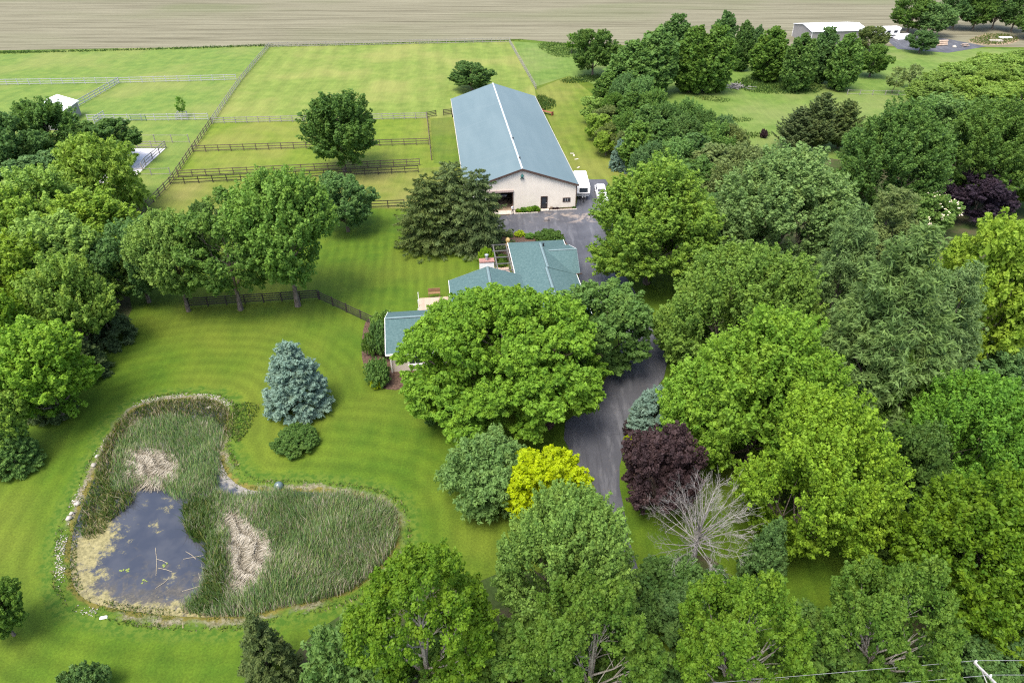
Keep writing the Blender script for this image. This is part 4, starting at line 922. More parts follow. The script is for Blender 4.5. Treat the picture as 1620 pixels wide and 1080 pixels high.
# ---- person at the doorway
def person(loc, rz):
    root = tag(empty("person", loc, rz), "small figure in a white top and dark trousers at the barn's open doorway", "person")
    J = {"hip": (0, 0, .92, .13), "belly": (0, 0, 1.10, .13), "chest": (0, -.01, 1.30, .15), "neck": (0, 0, 1.47, .06), "head0": (0, -.01, 1.56, .085), "head1": (0, -.01, 1.68, .095)}
    E_ = [("hip", "belly"), ("belly", "chest"), ("chest", "neck"), ("neck", "head0"), ("head0", "head1")]
    for s, k in ((-1, "l"), (1, "r")):
        J.update({k + "th": (s * .09, 0, .84, .095), k + "kn": (s * .11, -.03 * s, .48, .065), k + "an": (s * .12, -.03 * s, .09, .045), k + "to": (s * .13, -.17 - .03 * s, .04, .04),
                  k + "sh": (s * .18, 0, 1.40, .07), k + "el": (s * .27, .02, 1.14, .045), k + "wr": (s * .26, -.10, .92, .035), k + "ha": (s * .25, -.15, .83, .035)})
        E_ += [("hip", k + "th"), (k + "th", k + "kn"), (k + "kn", k + "an"), (k + "an", k + "to"), ("chest", k + "sh"), (k + "sh", k + "el"), (k + "el", k + "wr"), (k + "wr", k + "ha")]
    names = list(J); me = bpy.data.meshes.new("person_body")
    me.from_pydata([J[k][:3] for k in names], [(names.index(a), names.index(b)) for a, b in E_], [])
    o = bpy.data.objects.new("body", me); link(o, root)
    sk = o.modifiers.new("skin", 'SKIN'); sk.use_smooth_shade = True
    for v, k in zip(me.skin_vertices[0].data, names): v.radius = (J[k][3], J[k][3] * (.75 if k in ("chest", "belly", "hip") else 1))
    me.skin_vertices[0].data[0].use_root = True
    o.modifiers.new("sub", 'SUBSURF').levels = 1
    dg_ = bpy.context.evaluated_depsgraph_get(); em = bpy.data.meshes.new_from_object(o.evaluated_get(dg_))
    o.modifiers.clear(); o.data = em
    em.materials.clear()
    for m_ in (plain("skin", (0.45, 0.28, 0.20), .6, .05), plain("white_shirt", (0.78, 0.77, 0.75), .8, .05), plain("dark_trousers", (0.03, 0.035, 0.06), .8, .1)): em.materials.append(m_)
    for p_ in em.polygons:
        c = p_.center; p_.material_index = 2 if c.z < .97 and abs(c.x) < .235 else (1 if c.z < 1.46 and not (abs(c.x) > .2 and c.z < 1.1) else 0)
    mb_ = MB(); mb_.lathe([(0.100, 1.63), (0.108, 1.70), (0.085, 1.77), (0.03, 1.80)], 10, (0, 0.015, 0)); mb_.build("hair", plain("brown_hair", (.07, .045, .03), .7, .1), root, smooth=True)
px, py = at_barn(-1.75, -1.55)
person((px, py, 0.03), YAW + 0.6)

# ---- vehicles
M["tyre"] = plain("tyre_rubber", (0.018, 0.018, 0.019), 0.8, 0.1)
M["rim"] = plain("wheel_rim", (0.45, 0.45, 0.46), 0.35, 0.1, 3.0, 0.5, 0.6)
M["car_white"] = plain("white_car_paint", (0.78, 0.78, 0.79), 0.25, 0.02, 1.0, 0.6)
M["car_dark"] = plain("dark_blue_paint", (0.020, 0.030, 0.045), 0.3, 0.1, 1.0, 0.6)
M["lamp"] = plain("lamp_glass", (0.60, 0.60, 0.58), 0.15, 0.1, 1.0, 0.6)
M["red_lamp"] = plain("red_lamp_glass", (0.40, 0.02, 0.02), 0.2, 0.1)
def wheel(parent, x, y, r, w):
    t = MB(); t.lathe([(r * .6, -w / 2), (r * .93, -w / 2), (r, -w * .3), (r, w * .3), (r * .93, w / 2), (r * .6, w / 2)], 18)
    o = t.build("wheel", M["tyre"], parent); o.rotation_euler = (0, math.pi / 2, 0); o.location = (x, y, r)
    h = MB(); h.lathe([(r * .62, -w * .52), (r * .3, -w * .54), (r * .62, w * .52)][::1], 12); h.build("rim", M["rim"], o)
def prism(mb, prof, x0, x1, inset=0.0):      # side profile (y,z) extruded across x
    a = [(x0 + inset, y, z) for y, z in prof]; b = [(x1 - inset, y, z) for y, z in prof]
    mb.poly(a); mb.poly(b[::-1])
    for i in range(len(prof)):
        j = (i + 1) % len(prof); mb.poly([a[j], a[i], b[i], b[j]])
    return mb
def car(name, loc, rz, label, paint):
    root = tag(empty(name, loc, rz), label, "car")
    b = MB(); prism(b, [(-2.25, .35), (2.25, .35), (2.28, .75), (2.1, .92), (.95, 1.0), (-2.0, 1.05), (-2.28, .8)], -.9, .9)
    b.build("body", paint, root, 0.06)
    c = MB(); c.taper(-.84, .84, -1.9, 1.0, 1.0, 1.52, .16, .5); c.build("cabin", paint, root, 0.05)
    g = MB(); g.hexa([(-.70, .985, 1.06), (.70, .985, 1.06), (.70, .955, 1.06), (-.70, .955, 1.06), (-.62, .56, 1.46), (.62, .56, 1.46), (.62, .53, 1.46), (-.62, .53, 1.46)]); g.build("windscreen", M["glass"], root)
    g = MB(); g.hexa([(-.70, -1.86, 1.06), (.70, -1.86, 1.06), (.70, -1.89, 1.06), (-.70, -1.89, 1.06), (-.62, -1.42, 1.46), (.62, -1.42, 1.46), (.62, -1.46, 1.46), (-.62, -1.46, 1.46)]); g.build("rear_window", M["glass"], root)
    for s in (-1, 1):
        for y0, y1 in ((-1.45, -.5), (-.42, .5)):
            g = MB(); g.hexa([(s * .825, y0, 1.08), (s * .845, y0, 1.08), (s * .845, y1, 1.08), (s * .825, y1, 1.08), (s * .72, y0 + .12, 1.42), (s * .74, y0 + .12, 1.42), (s * .74, y1 - .18, 1.42), (s * .72, y1 - .18, 1.42)]); g.build("side_window", M["glass"], root)
        MB().box(s * .72 - .14, s * .72 + .14, 2.24, 2.30, .66, .80).build("headlight", M["lamp"], root)
        MB().box(s * .74 - .12, s * .74 + .12, -2.31, -2.25, .74, .90).build("tail_light", M["red_lamp"], root)
        MB().box(s * 1.0 - .1, s * 1.0 + .1, .55, .72, 1.0, 1.14).build("mirror", paint, root, .02)
        for y in (-1.4, 1.4): wheel(root, s * .82, y, .34, .22)
    return root
px, py = (15.62, 113.09)
car("parked_car", (px, py, .03), math.pi + 0.0, "white car beside the horse trailer, under the tree edge", M["car_white"])
px, py = (15.82, 107.79)
car("parked_car", (px, py, .03), math.pi + .15, "white car nearest the yard, mostly hidden by tree leaves", M["car_white"])
px, py = at_barn(-2.85, 6.0)
j = tag(empty("utility_vehicle", (px, py, .05), YAW), "dark boxy utility vehicle parked inside the barn doorway", "utility vehicle")
b = MB(); prism(b, [(-1.9, .5), (1.9, .5), (1.9, 1.1), (-.7, 1.12), (-1.85, 1.05), (-1.95, .8)], -.80, .80); b.build("body", M["car_dark"], j, .05)
b = MB(); b.taper(-.76, .76, -.75, 1.8, 1.12, 1.85, .06, .1); b.build("cabin", M["car_dark"], j, .05)
MB().hexa([(-.64, -.79, 1.2), (.64, -.79, 1.2), (.64, -.75, 1.2), (-.64, -.75, 1.2), (-.60, -.70, 1.72), (.60, -.70, 1.72), (.60, -.66, 1.72), (-.60, -.66, 1.72)]).build("windscreen", M["glass"], j)
mb = MB()
for i in range(7): mb.box(-.33 + .1 * i, -.28 + .1 * i, -1.99, -1.93, .62, .98)
mb.build("grille", M["rim"], j)
MB().box(-.82, .82, -2.10, -1.98, .45, .60).build("bumper", M["black"], j)
for s in (-1, 1):
    h = MB(); h.lathe([(.10, 0), (.11, .03), (.05, .05)], 12); h = h.build("headlight", M["lamp"], j); h.rotation_euler = (math.pi / 2, 0, 0); h.location = (s * .56, -1.93, .85)
    for y in (-1.25, 1.25): wheel(j, s * .74, y, .38, .25)
# white horse trailer, nose towards the yard
px, py = at_barn(11.35, 5.6)
tr = tag(empty("horse_trailer", (px, py, .03), YAW - 0.10), "white horse trailer parked along the barn's right wall", "trailer")
b = MB(); b.box(-1.15, 1.15, -2.4, 4.2, .45, 2.55); b.build("body", M["white"], tr, .08)
b = MB(); prism(b, [(-2.4, 1.25), (-3.2, 1.25), (-3.2, 1.45), (-2.95, 2.5), (-2.4, 2.52)][::-1], -1.12, 1.12); b.build("nose", M["white"], tr, .04)
MB().hexa([(-.72, -3.215, 1.58), (.72, -3.215, 1.58), (.72, -3.16, 1.58), (-.72, -3.16, 1.58), (-.72, -3.03, 2.28), (.72, -3.03, 2.28), (.72, -2.98, 2.28), (-.72, -2.98, 2.28)]).build("front_window", M["glass"], tr)
MB().box(-1.10, 1.10, -3.235, -3.205, 1.28, 1.42).build("nose_trim", M["rim"], tr)
for y in (-1.6, .6, 2.2): MB().box(-1.175, -1.145, y - .3, y + .3, 1.7, 2.1).build("side_window", M["glass"], tr)
MB().box(-1.19, -1.152, -.7, .1, .6, 2.2).build("side_door", M["car_white"], tr)
for s in (-1, 1):
    MB().taper(s * 1.30 - .14, s * 1.30 + .14, .2, 2.4, .72, .92, .02, .25).build("fender", M["white"], tr)
    for y in (.8, 1.8): wheel(tr, s * 1.28, y, .36, .2)
t = MB(); t.tube([(-.9, -2.4, .5), (0, -4.1, .5)], .05, 6); t.tube([(.9, -2.4, .5), (0, -4.1, .5)], .05, 6); t.tube([(0, -4.0, .5), (0, -4.4, .52)], .07, 6); t.tube([(0, -3.8, 0), (0, -3.8, .85)], .045, 6); t.box(-.14, .14, -3.94, -3.66, -.01, .02)
t.build("drawbar", M["black"], tr)
t = MB(); t.lathe([(.12, 0), (.12, .9)], 10, (.35, -2.8, .5)); t.lathe([(.12, 0), (.12, .9)], 10, (-.05, -2.85, .5)); t.build("gas_bottle", M["white"], tr)
# white utility cart half under the maple by the yard
px, py = (15.34, 98.94)
ct = tag(empty("golf_cart", (px, py, .03), 0.1), "white-roofed cart with dark posts half hidden under the yard-side maple", "cart")
MB().box(-.62, .62, -1.2, 1.2, 1.80, 1.90).build("roof", M["car_white"], ct, .04)
b = MB(); prism(b, [(-1.3, .3), (1.3, .3), (1.3, .75), (.3, .8), (-.5, .6), (-1.25, .75)], -.6, .6); b.build("body", M["car_dark"], ct, .04)
for x in (-.55, .55):
    for y in (-1.1, 1.1): t = MB(); t.tube([(x, y, .7), (x, y, 1.8)], .035, 6); t.build("post", M["black"], ct)
    for y in (-.9, .9): wheel(ct, x, y, .25, .18)
MB().box(-.5, .5, -.1, .5, .8, .92).build("seat", M["black"], ct); MB().box(-.5, .5, .45, .55, .9, 1.3).build("seat_back", M["black"], ct)

# ---- the house, drawn on the farm grid: origin at farm (7,76)
HX, HY = 7.0, 76.0
wx0, wy0 = farm(HX, HY)
house = tag(empty("ranch_house", (wx0, wy0, 0), YAW), "low ranch house with green shingle roofs largely hidden by the locust tree", "house")
M["siding"] = plain("cream_siding", (0.56, 0.50, 0.42), 0.7, 0.06, 0.8)
def fp(a, b, z): return (a - HX, b - HY, z)
def slab(name, pts, th, mat, parent):
    pts = [fp(*p) for p in pts]; n_ = len(pts)
    nn = (Vector(pts[1]) - Vector(pts[0])).cross(Vector(pts[2]) - Vector(pts[1]))
    if nn.z < 0: pts = pts[::-1]
    low = [(x, y, z - th) for x, y, z in pts]
    mb = MB(); mb.faces(low + pts, [tuple(reversed(range(n_)))] + [tuple(range(n_, 2 * n_))] + [(i, (i + 1) % n_, n_ + (i + 1) % n_, n_ + i) for i in range(n_)])
    return mb.build(name, mat, parent)
def cap(p0, p1, parent, w=0.17):
    p0, p1 = Vector(fp(*p0)), Vector(fp(*p1)); d = (p1 - p0).normalized(); q = Vector((d.y, -d.x, 0)).normalized() * w
    n_ = max(3, int((p1 - p0).length / 0.9)); mb = MB()
    for i in range(n_):
        a = p0 + (p1 - p0) * (i / n_); b = p0 + (p1 - p0) * ((i + 1) / n_)
        up = Vector((0, 0, 0.055 + 0.012 * (i % 2)))
        mb.poly([a + q - up * .2, b + q - up * .2, b + up, a + up]); mb.poly([a + up, b + up, b - q - up * .2, a - q - up * .2])
    mb.build("ridge_cap", M["shingle_cap"], parent)
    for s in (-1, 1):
        k = q * (1.0 * s); k2 = q * (1.28 * s); MB().poly([p0 + k + Vector((0, 0, .012)), p1 + k + Vector((0, 0, .012)), p1 + k2 + Vector((0, 0, -.01)), p0 + k2 + Vector((0, 0, -.01))][::s]).build("ridge_shadow_line", M["ridge_shade"], parent)  # dark strip each side of the cap, drawn in as its shadow line
def trim(p0, p1, parent, name="fascia", h=0.22, t=0.05, mat="white"):
    p0, p1 = Vector(fp(*p0)), Vector(fp(*p1)); d = (p1 - p0).normalized(); q = Vector((d.y, -d.x, 0)).normalized() * t
    z = Vector((0, 0, h))
    MB().hexa([p0 - z, p1 - z, p1 - z + q, p0 - z + q, p0 + Vector((0, 0, .03)), p1 + Vector((0, 0, .03)), p1 + q + Vector((0, 0, .03)), p0 + q + Vector((0, 0, .03))]).build(name, M[mat], parent)
def hgable(kind, a0, a1, b0, b1, ze, zr, hip=0.0, ridge_a=None, butt=False):
    """kind 'a': ridge along a; 'b': ridge along b (hip at the b1 end)"""
    grp = house
    if kind == 'b':
        am = (a0 + a1) / 2 if ridge_a is None else ridge_a
        slab("roof", [(a0, b0, ze), (am, b0, zr), (am, b1 - hip, zr), (a0, b1, ze)], .14, M["shingle"], grp)
        slab("roof", [(am, b0, zr), (a1, b0, ze), (a1, b1, ze), (am, b1 - hip, zr)], .14, M["shingle"], grp)
        if hip: slab("roof", [(a0, b1, ze), (am, b1 - hip, zr), (a1, b1, ze)], .14, M["shingle"], grp)
        cap((am, b0, zr + .01), (am, b1 - hip - .0, zr + .01), grp)
        trim((a0, b1, ze), (a0, b0, ze), grp, "gutter"); trim((a1, b0, ze), (a1, b1, ze), grp, "gutter")
        if not hip and not butt: 
            trim((a0, b1, ze), (am, b1, zr), grp, "fascia", mat="shingle_cap"); trim((am, b1, zr), (a1, b1, ze), grp, "fascia", mat="shingle_cap")
        w = MB(); w.poly([fp(a0 + .4, b0 + .3, 0), fp(a1 - .4, b0 + .3, 0), fp(a1 - .4, b0 + .3, ze - .05), fp(am, b0 + .3, zr - .25), fp(a0 + .4, b0 + .3, ze - .05)])
        if not hip: w.poly([fp(a1 - .4, b1 - .3, 0), fp(a0 + .4, b1 - .3, 0), fp(a0 + .4, b1 - .3, ze - .05), fp(am, b1 - .3, zr - .25), fp(a1 - .4, b1 - .3, ze - .05)])
        else: w.poly([fp(a1 - .4, b1 - .4, 0), fp(a0 + .4, b1 - .4, 0), fp(a0 + .4, b1 - .4, ze), fp(a1 - .4, b1 - .4, ze)])
        w.poly([fp(a0 + .4, b1 - .4, 0), fp(a0 + .4, b0 + .3, 0), fp(a0 + .4, b0 + .3, ze), fp(a0 + .4, b1 - .4, ze)]); w.poly([fp(a1 - .4, b0 + .3, 0), fp(a1 - .4, b1 - .4, 0), fp(a1 - .4, b1 - .4, ze), fp(a1 - .4, b0 + .3, ze)])
        w.build("wall", M["siding"], grp)
    else:
        bm_ = (b0 + b1) / 2 if ridge_a is None else ridge_a
        slab("roof", [(a0, b0, ze), (a1, b0, ze), (a1, bm_, zr), (a0, bm_, zr)], .14, M["shingle"], grp)
        slab("roof", [(a0, bm_, zr), (a1, bm_, zr), (a1, b1, ze), (a0, b1, ze)], .14, M["shingle"], grp)
        cap((a0, bm_, zr + .01), (a1, bm_, zr + .01), grp)
        trim((a0, b0, ze), (a1, b0, ze), grp, "gutter")
        trim((a0, bm_, zr), (a0, b0, ze), grp, "fascia"); trim((a0, b1, ze), (a0, bm_, zr), grp, "fascia"); trim((a1, b0, ze), (a1, bm_, zr), grp, "fascia", mat="shingle_cap"); trim((a1, bm_, zr), (a1, b1, ze), grp, "fascia", mat="shingle_cap")
        w = MB(); i = .35
        w.poly([fp(a0 + i, b0 + i, 0), fp(a1 - i, b0 + i, 0), fp(a1 - i, b0 + i, ze), fp(a0 + i, b0 + i, ze)]); w.poly([fp(a1 - i, b1 - i, 0), fp(a0 + i, b1 - i, 0), fp(a0 + i, b1 - i, ze), fp(a1 - i, b1 - i, ze)])
        w.poly([fp(a0 + i, b1 - i, 0), fp(a0 + i, b0 + i, 0), fp(a0 + i, b0 + i, ze), fp(a0 + i, bm_, zr - .2), fp(a0 + i, b1 - i, ze)]); w.poly([fp(a1 - i, b0 + i, 0), fp(a1 - i, b1 - i, 0), fp(a1 - i, b1 - i, ze), fp(a1 - i, bm_, zr - .2), fp(a1 - i, b0 + i, ze)])
        w.build("wall", M["siding"], grp)
hgable('a', -7.05, 9.0, 63.42, 72.3, 2.8, 4.85)                       # west wing
hgable('b', 0.75, 11.1, 70.0, 79.15, 2.8, 4.60, ridge_a=5.93)           # middle gable
hgable('b', 9.75, 17.97, 78.8, 89.05, 2.8, 4.20, hip=3.3, ridge_a=14.0)     # garage block
hgable('b', 9.75, 17.97, 66.0, 78.79, 2.785, 4.17, ridge_a=13.8, butt=True)        # its lower front
# cross gable over the garage doors
slab("roof", [(14.35, 83.85, 4.0), (18.85, 83.85, 4.0), (18.45, 79.0, 2.80), (17.0, 79.0, 3.0)], .12, M["shingle"], house)
slab("roof", [(14.35, 83.85, 4.0), (18.85, 83.85, 4.0), (18.45, 87.2, 2.9), (17.0, 87.0, 3.1)], .12, M["shingle"], house)
cap((14.9, 83.85, 4.01), (18.85, 83.85, 4.01), house)
trim((18.86, 83.85, 3.98), (18.46, 87.2, 2.88), house); trim((18.46, 79.0, 2.78), (18.86, 83.85, 3.98), house, mat="shingle_cap")
mb = MB(); mb.poly([fp(18.2, 79.4, 0), fp(18.2, 86.6, 0), fp(18.2, 86.6, 2.75), fp(18.2, 83.85, 3.6), fp(18.2, 79.4, 2.75)]); mb.build("wall", M["siding"], house)
for b in (80.2, 83.6): 
    gd = MB()
    for k in range(4): gd.box(18.22 - HX, 18.26 - HX, b - HY, b + 2.6 - HY, 0.04 + .53 * k, 0.55 + .53 * k)
    gd.build("garage_door", M["white"], house)
mb = MB(); mb.box(17.9 - HX, 18.75 - HX, 78.86 - HY, 78.98 - HY, 2.75, 2.87); mb.build("fascia", M["brown_trim"], house)
vp = MB(); vp.lathe([(.11, 0), (.11, .42), (.15, .44), (.15, .52), (.08, .54)], 10, fp(14.35, 85.0, 4.02)); vp.build("vent_pipe", M["black"], house)
# chimney of white brick with a red cap and steel flue
M["white_brick"] = plain("white_brick", (0.70, 0.66, 0.61), 0.8, 0.08, 3)
M["red_brick"] = plain("red_brick", (0.27, 0.145, 0.12), 0.85, 0.2, 4)
ch = MB().box(4.95 - HX, 6.85 - HX, 79.2 - HY, 80.1 - HY, 0, 5.15).build("chimney", M["white_brick"], house)
MB().box(4.90 - HX, 6.90 - HX, 79.15 - HY, 80.15 - HY, 5.153, 5.33).build("chimney_cap", M["red_brick"], ch)
fl = MB(); fl.lathe([(.16, 0), (.16, .62), (.25, .64), (.25, .78), (.10, .86)], 14, fp(5.9, 79.65, 5.33)); fl.build("flue", M["rim"], ch)
# west wing windows facing the pond
for a in (-4.6, -2.2, 1.4):
    fr = MB(); y = 63.77 - HY
    fr.box(a - HX, a + .08 - HX, y - .06, y + .01, .95, 2.35); fr.box(a + 1.52 - HX, a + 1.6 - HX, y - .06, y + .01, .95, 2.35); fr.box(a + .082 - HX, a + 1.518 - HX, y - .06, y + .01, 2.27, 2.35); fr.box(a + .082 - HX, a + 1.518 - HX, y - .06, y + .01, .95, 1.03); fr.box(a + .77 - HX, a + .83 - HX, y - .06, y + .01, 1.032, 2.268)
    wnd = fr.build("window", M["white"], house)
    for x0 in (a + .085, a + .835): MB().box(x0 - HX, x0 + .68 - HX, y - .02, y - .003, 1.035, 2.265).build("pane", M["glass"], wnd)
    MB().box(a - .1 - HX, a + 1.7 - HX, y - .14, y - .062, .86, .948).build("sill", M["white"], wnd)
MB().box(-6.62 - HX, -6.52 - HX, 63.58 - HY, 63.68 - HY, 0, 2.6).build("downspout", M["white"], house)
# wooden deck in the corner of the wing
M["deck"] = plain("deck_wood", (0.38, 0.29, 0.215), 0.8, 0.12, 2.0)
M["deck_rail"] = plain("deck_rail_wood", (0.20, 0.115, 0.06), 0.8, 0.15, 3.0)
dx, dy = farm(-3.4, 72.6)
dk = tag(empty("deck", (dx, dy, 0), YAW), "tan board deck behind the wing with a brown bench", "deck")
me_ = MB().box(0, 4.6, 0, 0.135, .42, .46).mesh("deck_board", M["deck"])
for i in range(44):
    o = mesh_obj("deck_board", me_, dk); o.location = (0.004 * (i % 3), 0.145 * i, 0.003 * (i % 2))
mb = MB().box(.02, 4.58, .02, 6.36, 0, .40); mb.build("deck_skirt", M["deck_rail"], dk)
for y in (.1, 2.2, 4.3, 6.2): MB().box(-.09, -.001, y, y + .09, 0, 1.45).build("rail_post", M["white"], dk)
bx, by = farm(-2.1, 79.2)
bn = tag(empty("bench", (bx, by, .0), YAW), "brown wooden bench at the far edge of the deck", "bench")
MB().box(0, 1.6, 0, .45, .86, .92).build("seat", M["deck_rail"], bn); MB().box(0, 1.6, .46, .52, .95, 1.45).build("backrest", M["deck_rail"], bn)
for x in (.02, 1.48): MB().box(x, x + .1, .02, .43, 0, .858).build("leg", M["deck_rail"], bn)
# patio corner between gable and garage: lattice frame, paving, table
M["trellis"] = plain("grey_trellis", (0.12, 0.118, 0.115), 0.7, 0.12)
tx, ty = farm(7.55, 81.6)
pg = tag(empty("pergola", (tx, ty, 0), YAW), "grey open pergola over the patio left of the garage", "pergola")
for x in (0, 1.95):
    for y in (0, 3.9, 7.7): MB().box(x, x + .11, y, y + .11, 0, 2.2).build("post", M["trellis"], pg)
for x in (-.02, 1.93): MB().box(x, x + .15, -.2, 8.0, 2.202, 2.36).build("beam", M["trellis"], pg)
for k in range(5): MB().box(-.2, 2.25, .05 + 1.9 * k, .15 + 1.9 * k, 2.363, 2.48).build("rafter", M["trellis"], pg)
M["paver"] = plain("pink_paver", (0.42, 0.31, 0.26), 0.85, 0.14)
me_ = MB().box(.012, .588, .012, .588, 0, .05).mesh("paver", M["paver"])
pt = tag(empty("patio", (tx - .15, ty - .3, .02), YAW), kind="structure")
for i in range(4):
    for k in range(9):
        o = mesh_obj("paver", me_, pt); o.location = (.6 * i - .1, .6 * k, .004 * ((i + k) % 2))
M["table"] = plain("wrought_table", (0.24, 0.17, 0.17), .6, .2)
qx, qy = farm(8.35, 83.6)
tb = tag(empty("patio_table", (qx, qy, .07)), "round brownish table on the pink patio under the pergola", "table")
t = MB(); t.lathe([(.58, .70), (.60, .72), (.60, .75)], 18); t.build("table_top", M["table"], tb)
t = MB(); t.lathe([(.26, 0), (.05, .06), (.05, .70)], 10); t.build("pedestal", M["black"], tb)
# golden urn-shaped statue at the corner of the yard bed
M["ochre"] = plain("ochre_ceramic", (0.50, 0.36, 0.14), .6, .12)
ux, uy = farm(10.1, 92.2)
u = MB(); u.lathe([(.30, 0), (.48, .25), (.50, .60), (.34, 1.0), (.22, 1.15), (.36, 1.45), (.34, 1.8), (.14, 2.0)], 18); u = u.build("garden_statue", M["ochre"], None, smooth=True); u.location = (ux, uy, .02)
tag(u, "ochre gourd-shaped garden statue behind the garage, left of the hedge", "statue")
ux, uy = farm(13.9, 92.0)
u = tag(empty("bird_bath", (ux, uy, 0)), "dark bird bath in the flower bed behind the garage", "bird bath")
t = MB(); t.lathe([(.28, 0), (.12, .15), (.10, .75), (.16, .85)], 12); t.build("pedestal", M["liner"], u)
t = MB(); t.lathe([(.16, .85), (.45, .98), (.45, 1.03), (.38, .97), (.05, .93)], 16); t.build("basin", M["concrete"], u)
# globe float at the pond edge
gx_, gy_ = (-22.22, 44.95)
gb = MB(); gb.lathe([(.05, -.42)] + [(.45 * math.cos(math.radians(a)), .45 * math.sin(math.radians(a))) for a in range(-75, 85, 15)] + [(.04, .449)], 20)
M["globe"] = plain("grey_globe", (.09, .13, .13), .25, .1, 1, .6)
gb = gb.build("pond_globe", M["globe"], None, smooth=True); gb.location = (gx_, gy_, .05); tag(gb, "grey-green globe half sunk at the reeds' edge by the lawn", "globe")
wb = MB(); wb.taper(-.30, .30, -.14, .14, 0, .12, .05, .04); wx_, wy_ = (-32.20, 31.18); wb = wb.build("plastic_bag", M["white"], None, .03); wb.location = (wx_, wy_, .02); wb.rotation_euler = (0, .1, .3); tag(wb, "white scrap lying on the grass at the pond's near bank", "scrap")

# ---- neighbours: shed far left
M["white_metal"] = plain("white_metal_roof", (0.78, 0.79, 0.80), .45, .03, .5, .4)
def shed(name, corner, rz, w, l, eh, rh, wall, label, cat):
    root = tag(empty(name, (corner[0], corner[1], 0), rz), label, cat)
    b = MB(); b.box(-w / 2, w / 2, 0, l, 0, eh); b.poly([(-w / 2, 0, eh), (w / 2, 0, eh), (0, 0, rh - .05)]); b.poly([(w / 2, l, eh), (-w / 2, l, eh), (0, l, rh - .05)])
    b.build("wall", wall, root)
    for s in (-1, 1):
        sl = (rh - eh) / (w / 2); zl = rh - (w / 2 + .3) * sl
        a = [(0, -.3, rh), (s * (w / 2 + .3), -.3, zl), (s * (w / 2 + .3), l + .3, zl), (0, l + .3, rh)]
        if s < 0: a = a[::-1]
        MB().hexa([(x, y, z - .1) for x, y, z in a] + a).build("roof", M["white_metal"], root)
        MB().box(s * (w / 2) - .06, s * (w / 2) + .06, -.06, .06, 0, eh).build("corner_trim", M["white"], root)
    return root
cx, cy = (-94.47, 147.19)
s1 = shed("storage_shed", (cx - 7.6, cy + 0.5), YAW, 7.6, 11, 3.2, 4.6, M["grey_wall"], "grey shed with a white metal roof behind the left-hand trees", "shed")
# its neighbour's white sand arena with rail fence is laid out with the fences
cx, cy = (93.52, 218.24)
s2 = shed("machine_shed", (93.3, 236.3), YAW - math.pi / 2, 12.6, 18.2, 3.9, 4.9, M["grey_wall"], "long grey-walled machine shed with white roof at the far field edge", "shed")
dv = sheet("gravel_yard", [(121.46, 238.16), (132.42, 243.88), (142.05, 238.16), (148.32, 227.39), (132.11, 219.04), (119.07, 223.99)], .03, M["asphalt"])
px, py = (121.89, 240.04)
rv = tag(empty("camper", (px, py, 0), YAW - math.pi / 2), "white camper parked right of the far machine shed", "camper")
b = MB(); prism(b, [(-4, .5), (4.2, .5), (4.2, 2.4), (4.6, 3.0), (4.2, 3.3), (-4, 3.3)], -1.25, 1.25); b.build("body", M["white"], rv, .06)
for y in (-2.4, -.2, 2.2): MB().box(1.252, 1.28, y, y + 1.2, 1.7, 2.4).build("window", M["glass"], rv)
MB().box(1.252, 1.30, -3.8, 4.1, .75, 1.1).build("stripe_panel", M["black"], rv)
for s in (-1, 1): wheel(rv, s * 1.15, -.8, .4, .25); wheel(rv, s * 1.15, .3, .4, .25)
px, py = (127.67, 239.09)
tp = MB(); tp.taper(-3, 3, -1.8, 1.8, 0, 1.3, .9, .7); tp = tp.build("tarp_pile", M["white_metal"], None, .12); tp.location = (px, py, .03); tp.rotation_euler = (0, 0, .2); tag(tp, "white tarpaulin-covered heap on the far gravel yard", "tarp heap")
px, py = (134.96, 229.12)
lg = tag(empty("log_pile", (px, py, 0), .2), "pile of tan logs at the end of the far gravel yard", "log pile")
me_ = MB().tube([(-1.8, 0, 0), (1.8, 0, 0)], .28, 8).mesh("log", M["deck"])
for i, (y, z) in enumerate(((-.6, .28), (0, .28), (.6, .28), (-.3, .78), (.3, .78), (0, 1.27))): o = mesh_obj("log", me_, lg); o.location = (.15 * (i % 3), y, z)
px, py = (137.98, 226.53)
o = rocks("boulder", np.array([[px, py]]), np.array([0.]), .8, .81, 77, M["stone"]); o["kind"] = "thing"; tag(o, "dark boulder in the grass beside the far log pile", "boulder")
px, py = (141.59, 227.39)
pt_ = tag(empty("picnic_table", (px, py, 0), .1), "wooden picnic table on the grass by the far garden plot", "picnic table")
MB().box(-1, 1, -.4, .4, .72, .78).build("table_top", M["deck"], pt_)
for s in (-1, 1): MB().box(-1, 1, s * .75 - .14, s * .75 + .14, .42, .47).build("seat", M["deck"], pt_)
for x in (-.75, .7): MB().box(x, x + .06, -.8, .8, .36, .418).build("leg_frame", M["deck"], pt_); MB().box(x, x + .06, -.3, .3, 0, .358).build("leg", M["deck"], pt_); MB().box(x, x + .06, -.3, .3, .472, .718).build("leg", M["deck"], pt_)
sheet("garden_plot", smooth_loop([(147.63, 236.30), (158.75, 245.84), (166.05, 243.88), (163.99, 236.30), (155.78, 230.00), (147.80, 230.00)], 3), .03, M["dirt"])
weedpatch([(147.63, 236.30), (158.75, 245.84), (166.05, 243.88), (163.99, 236.30), (155.78, 230.00), (147.80, 230.00)], 5, .7, 51, .12)
for (px, py), c in (((155.37, 234.47), "concrete"), ((161.13, 239.09), "white")):
    rb = MB(); rb.box(-2, 2, -.6, .6, 0, .45); rb = rb.build("raised_bed", M[c], None, .04); rb.location = (px, py, .03); tag(rb, "low %s raised bed in the far garden plot" % ("tan" if c == "concrete" else "white"), "raised bed")
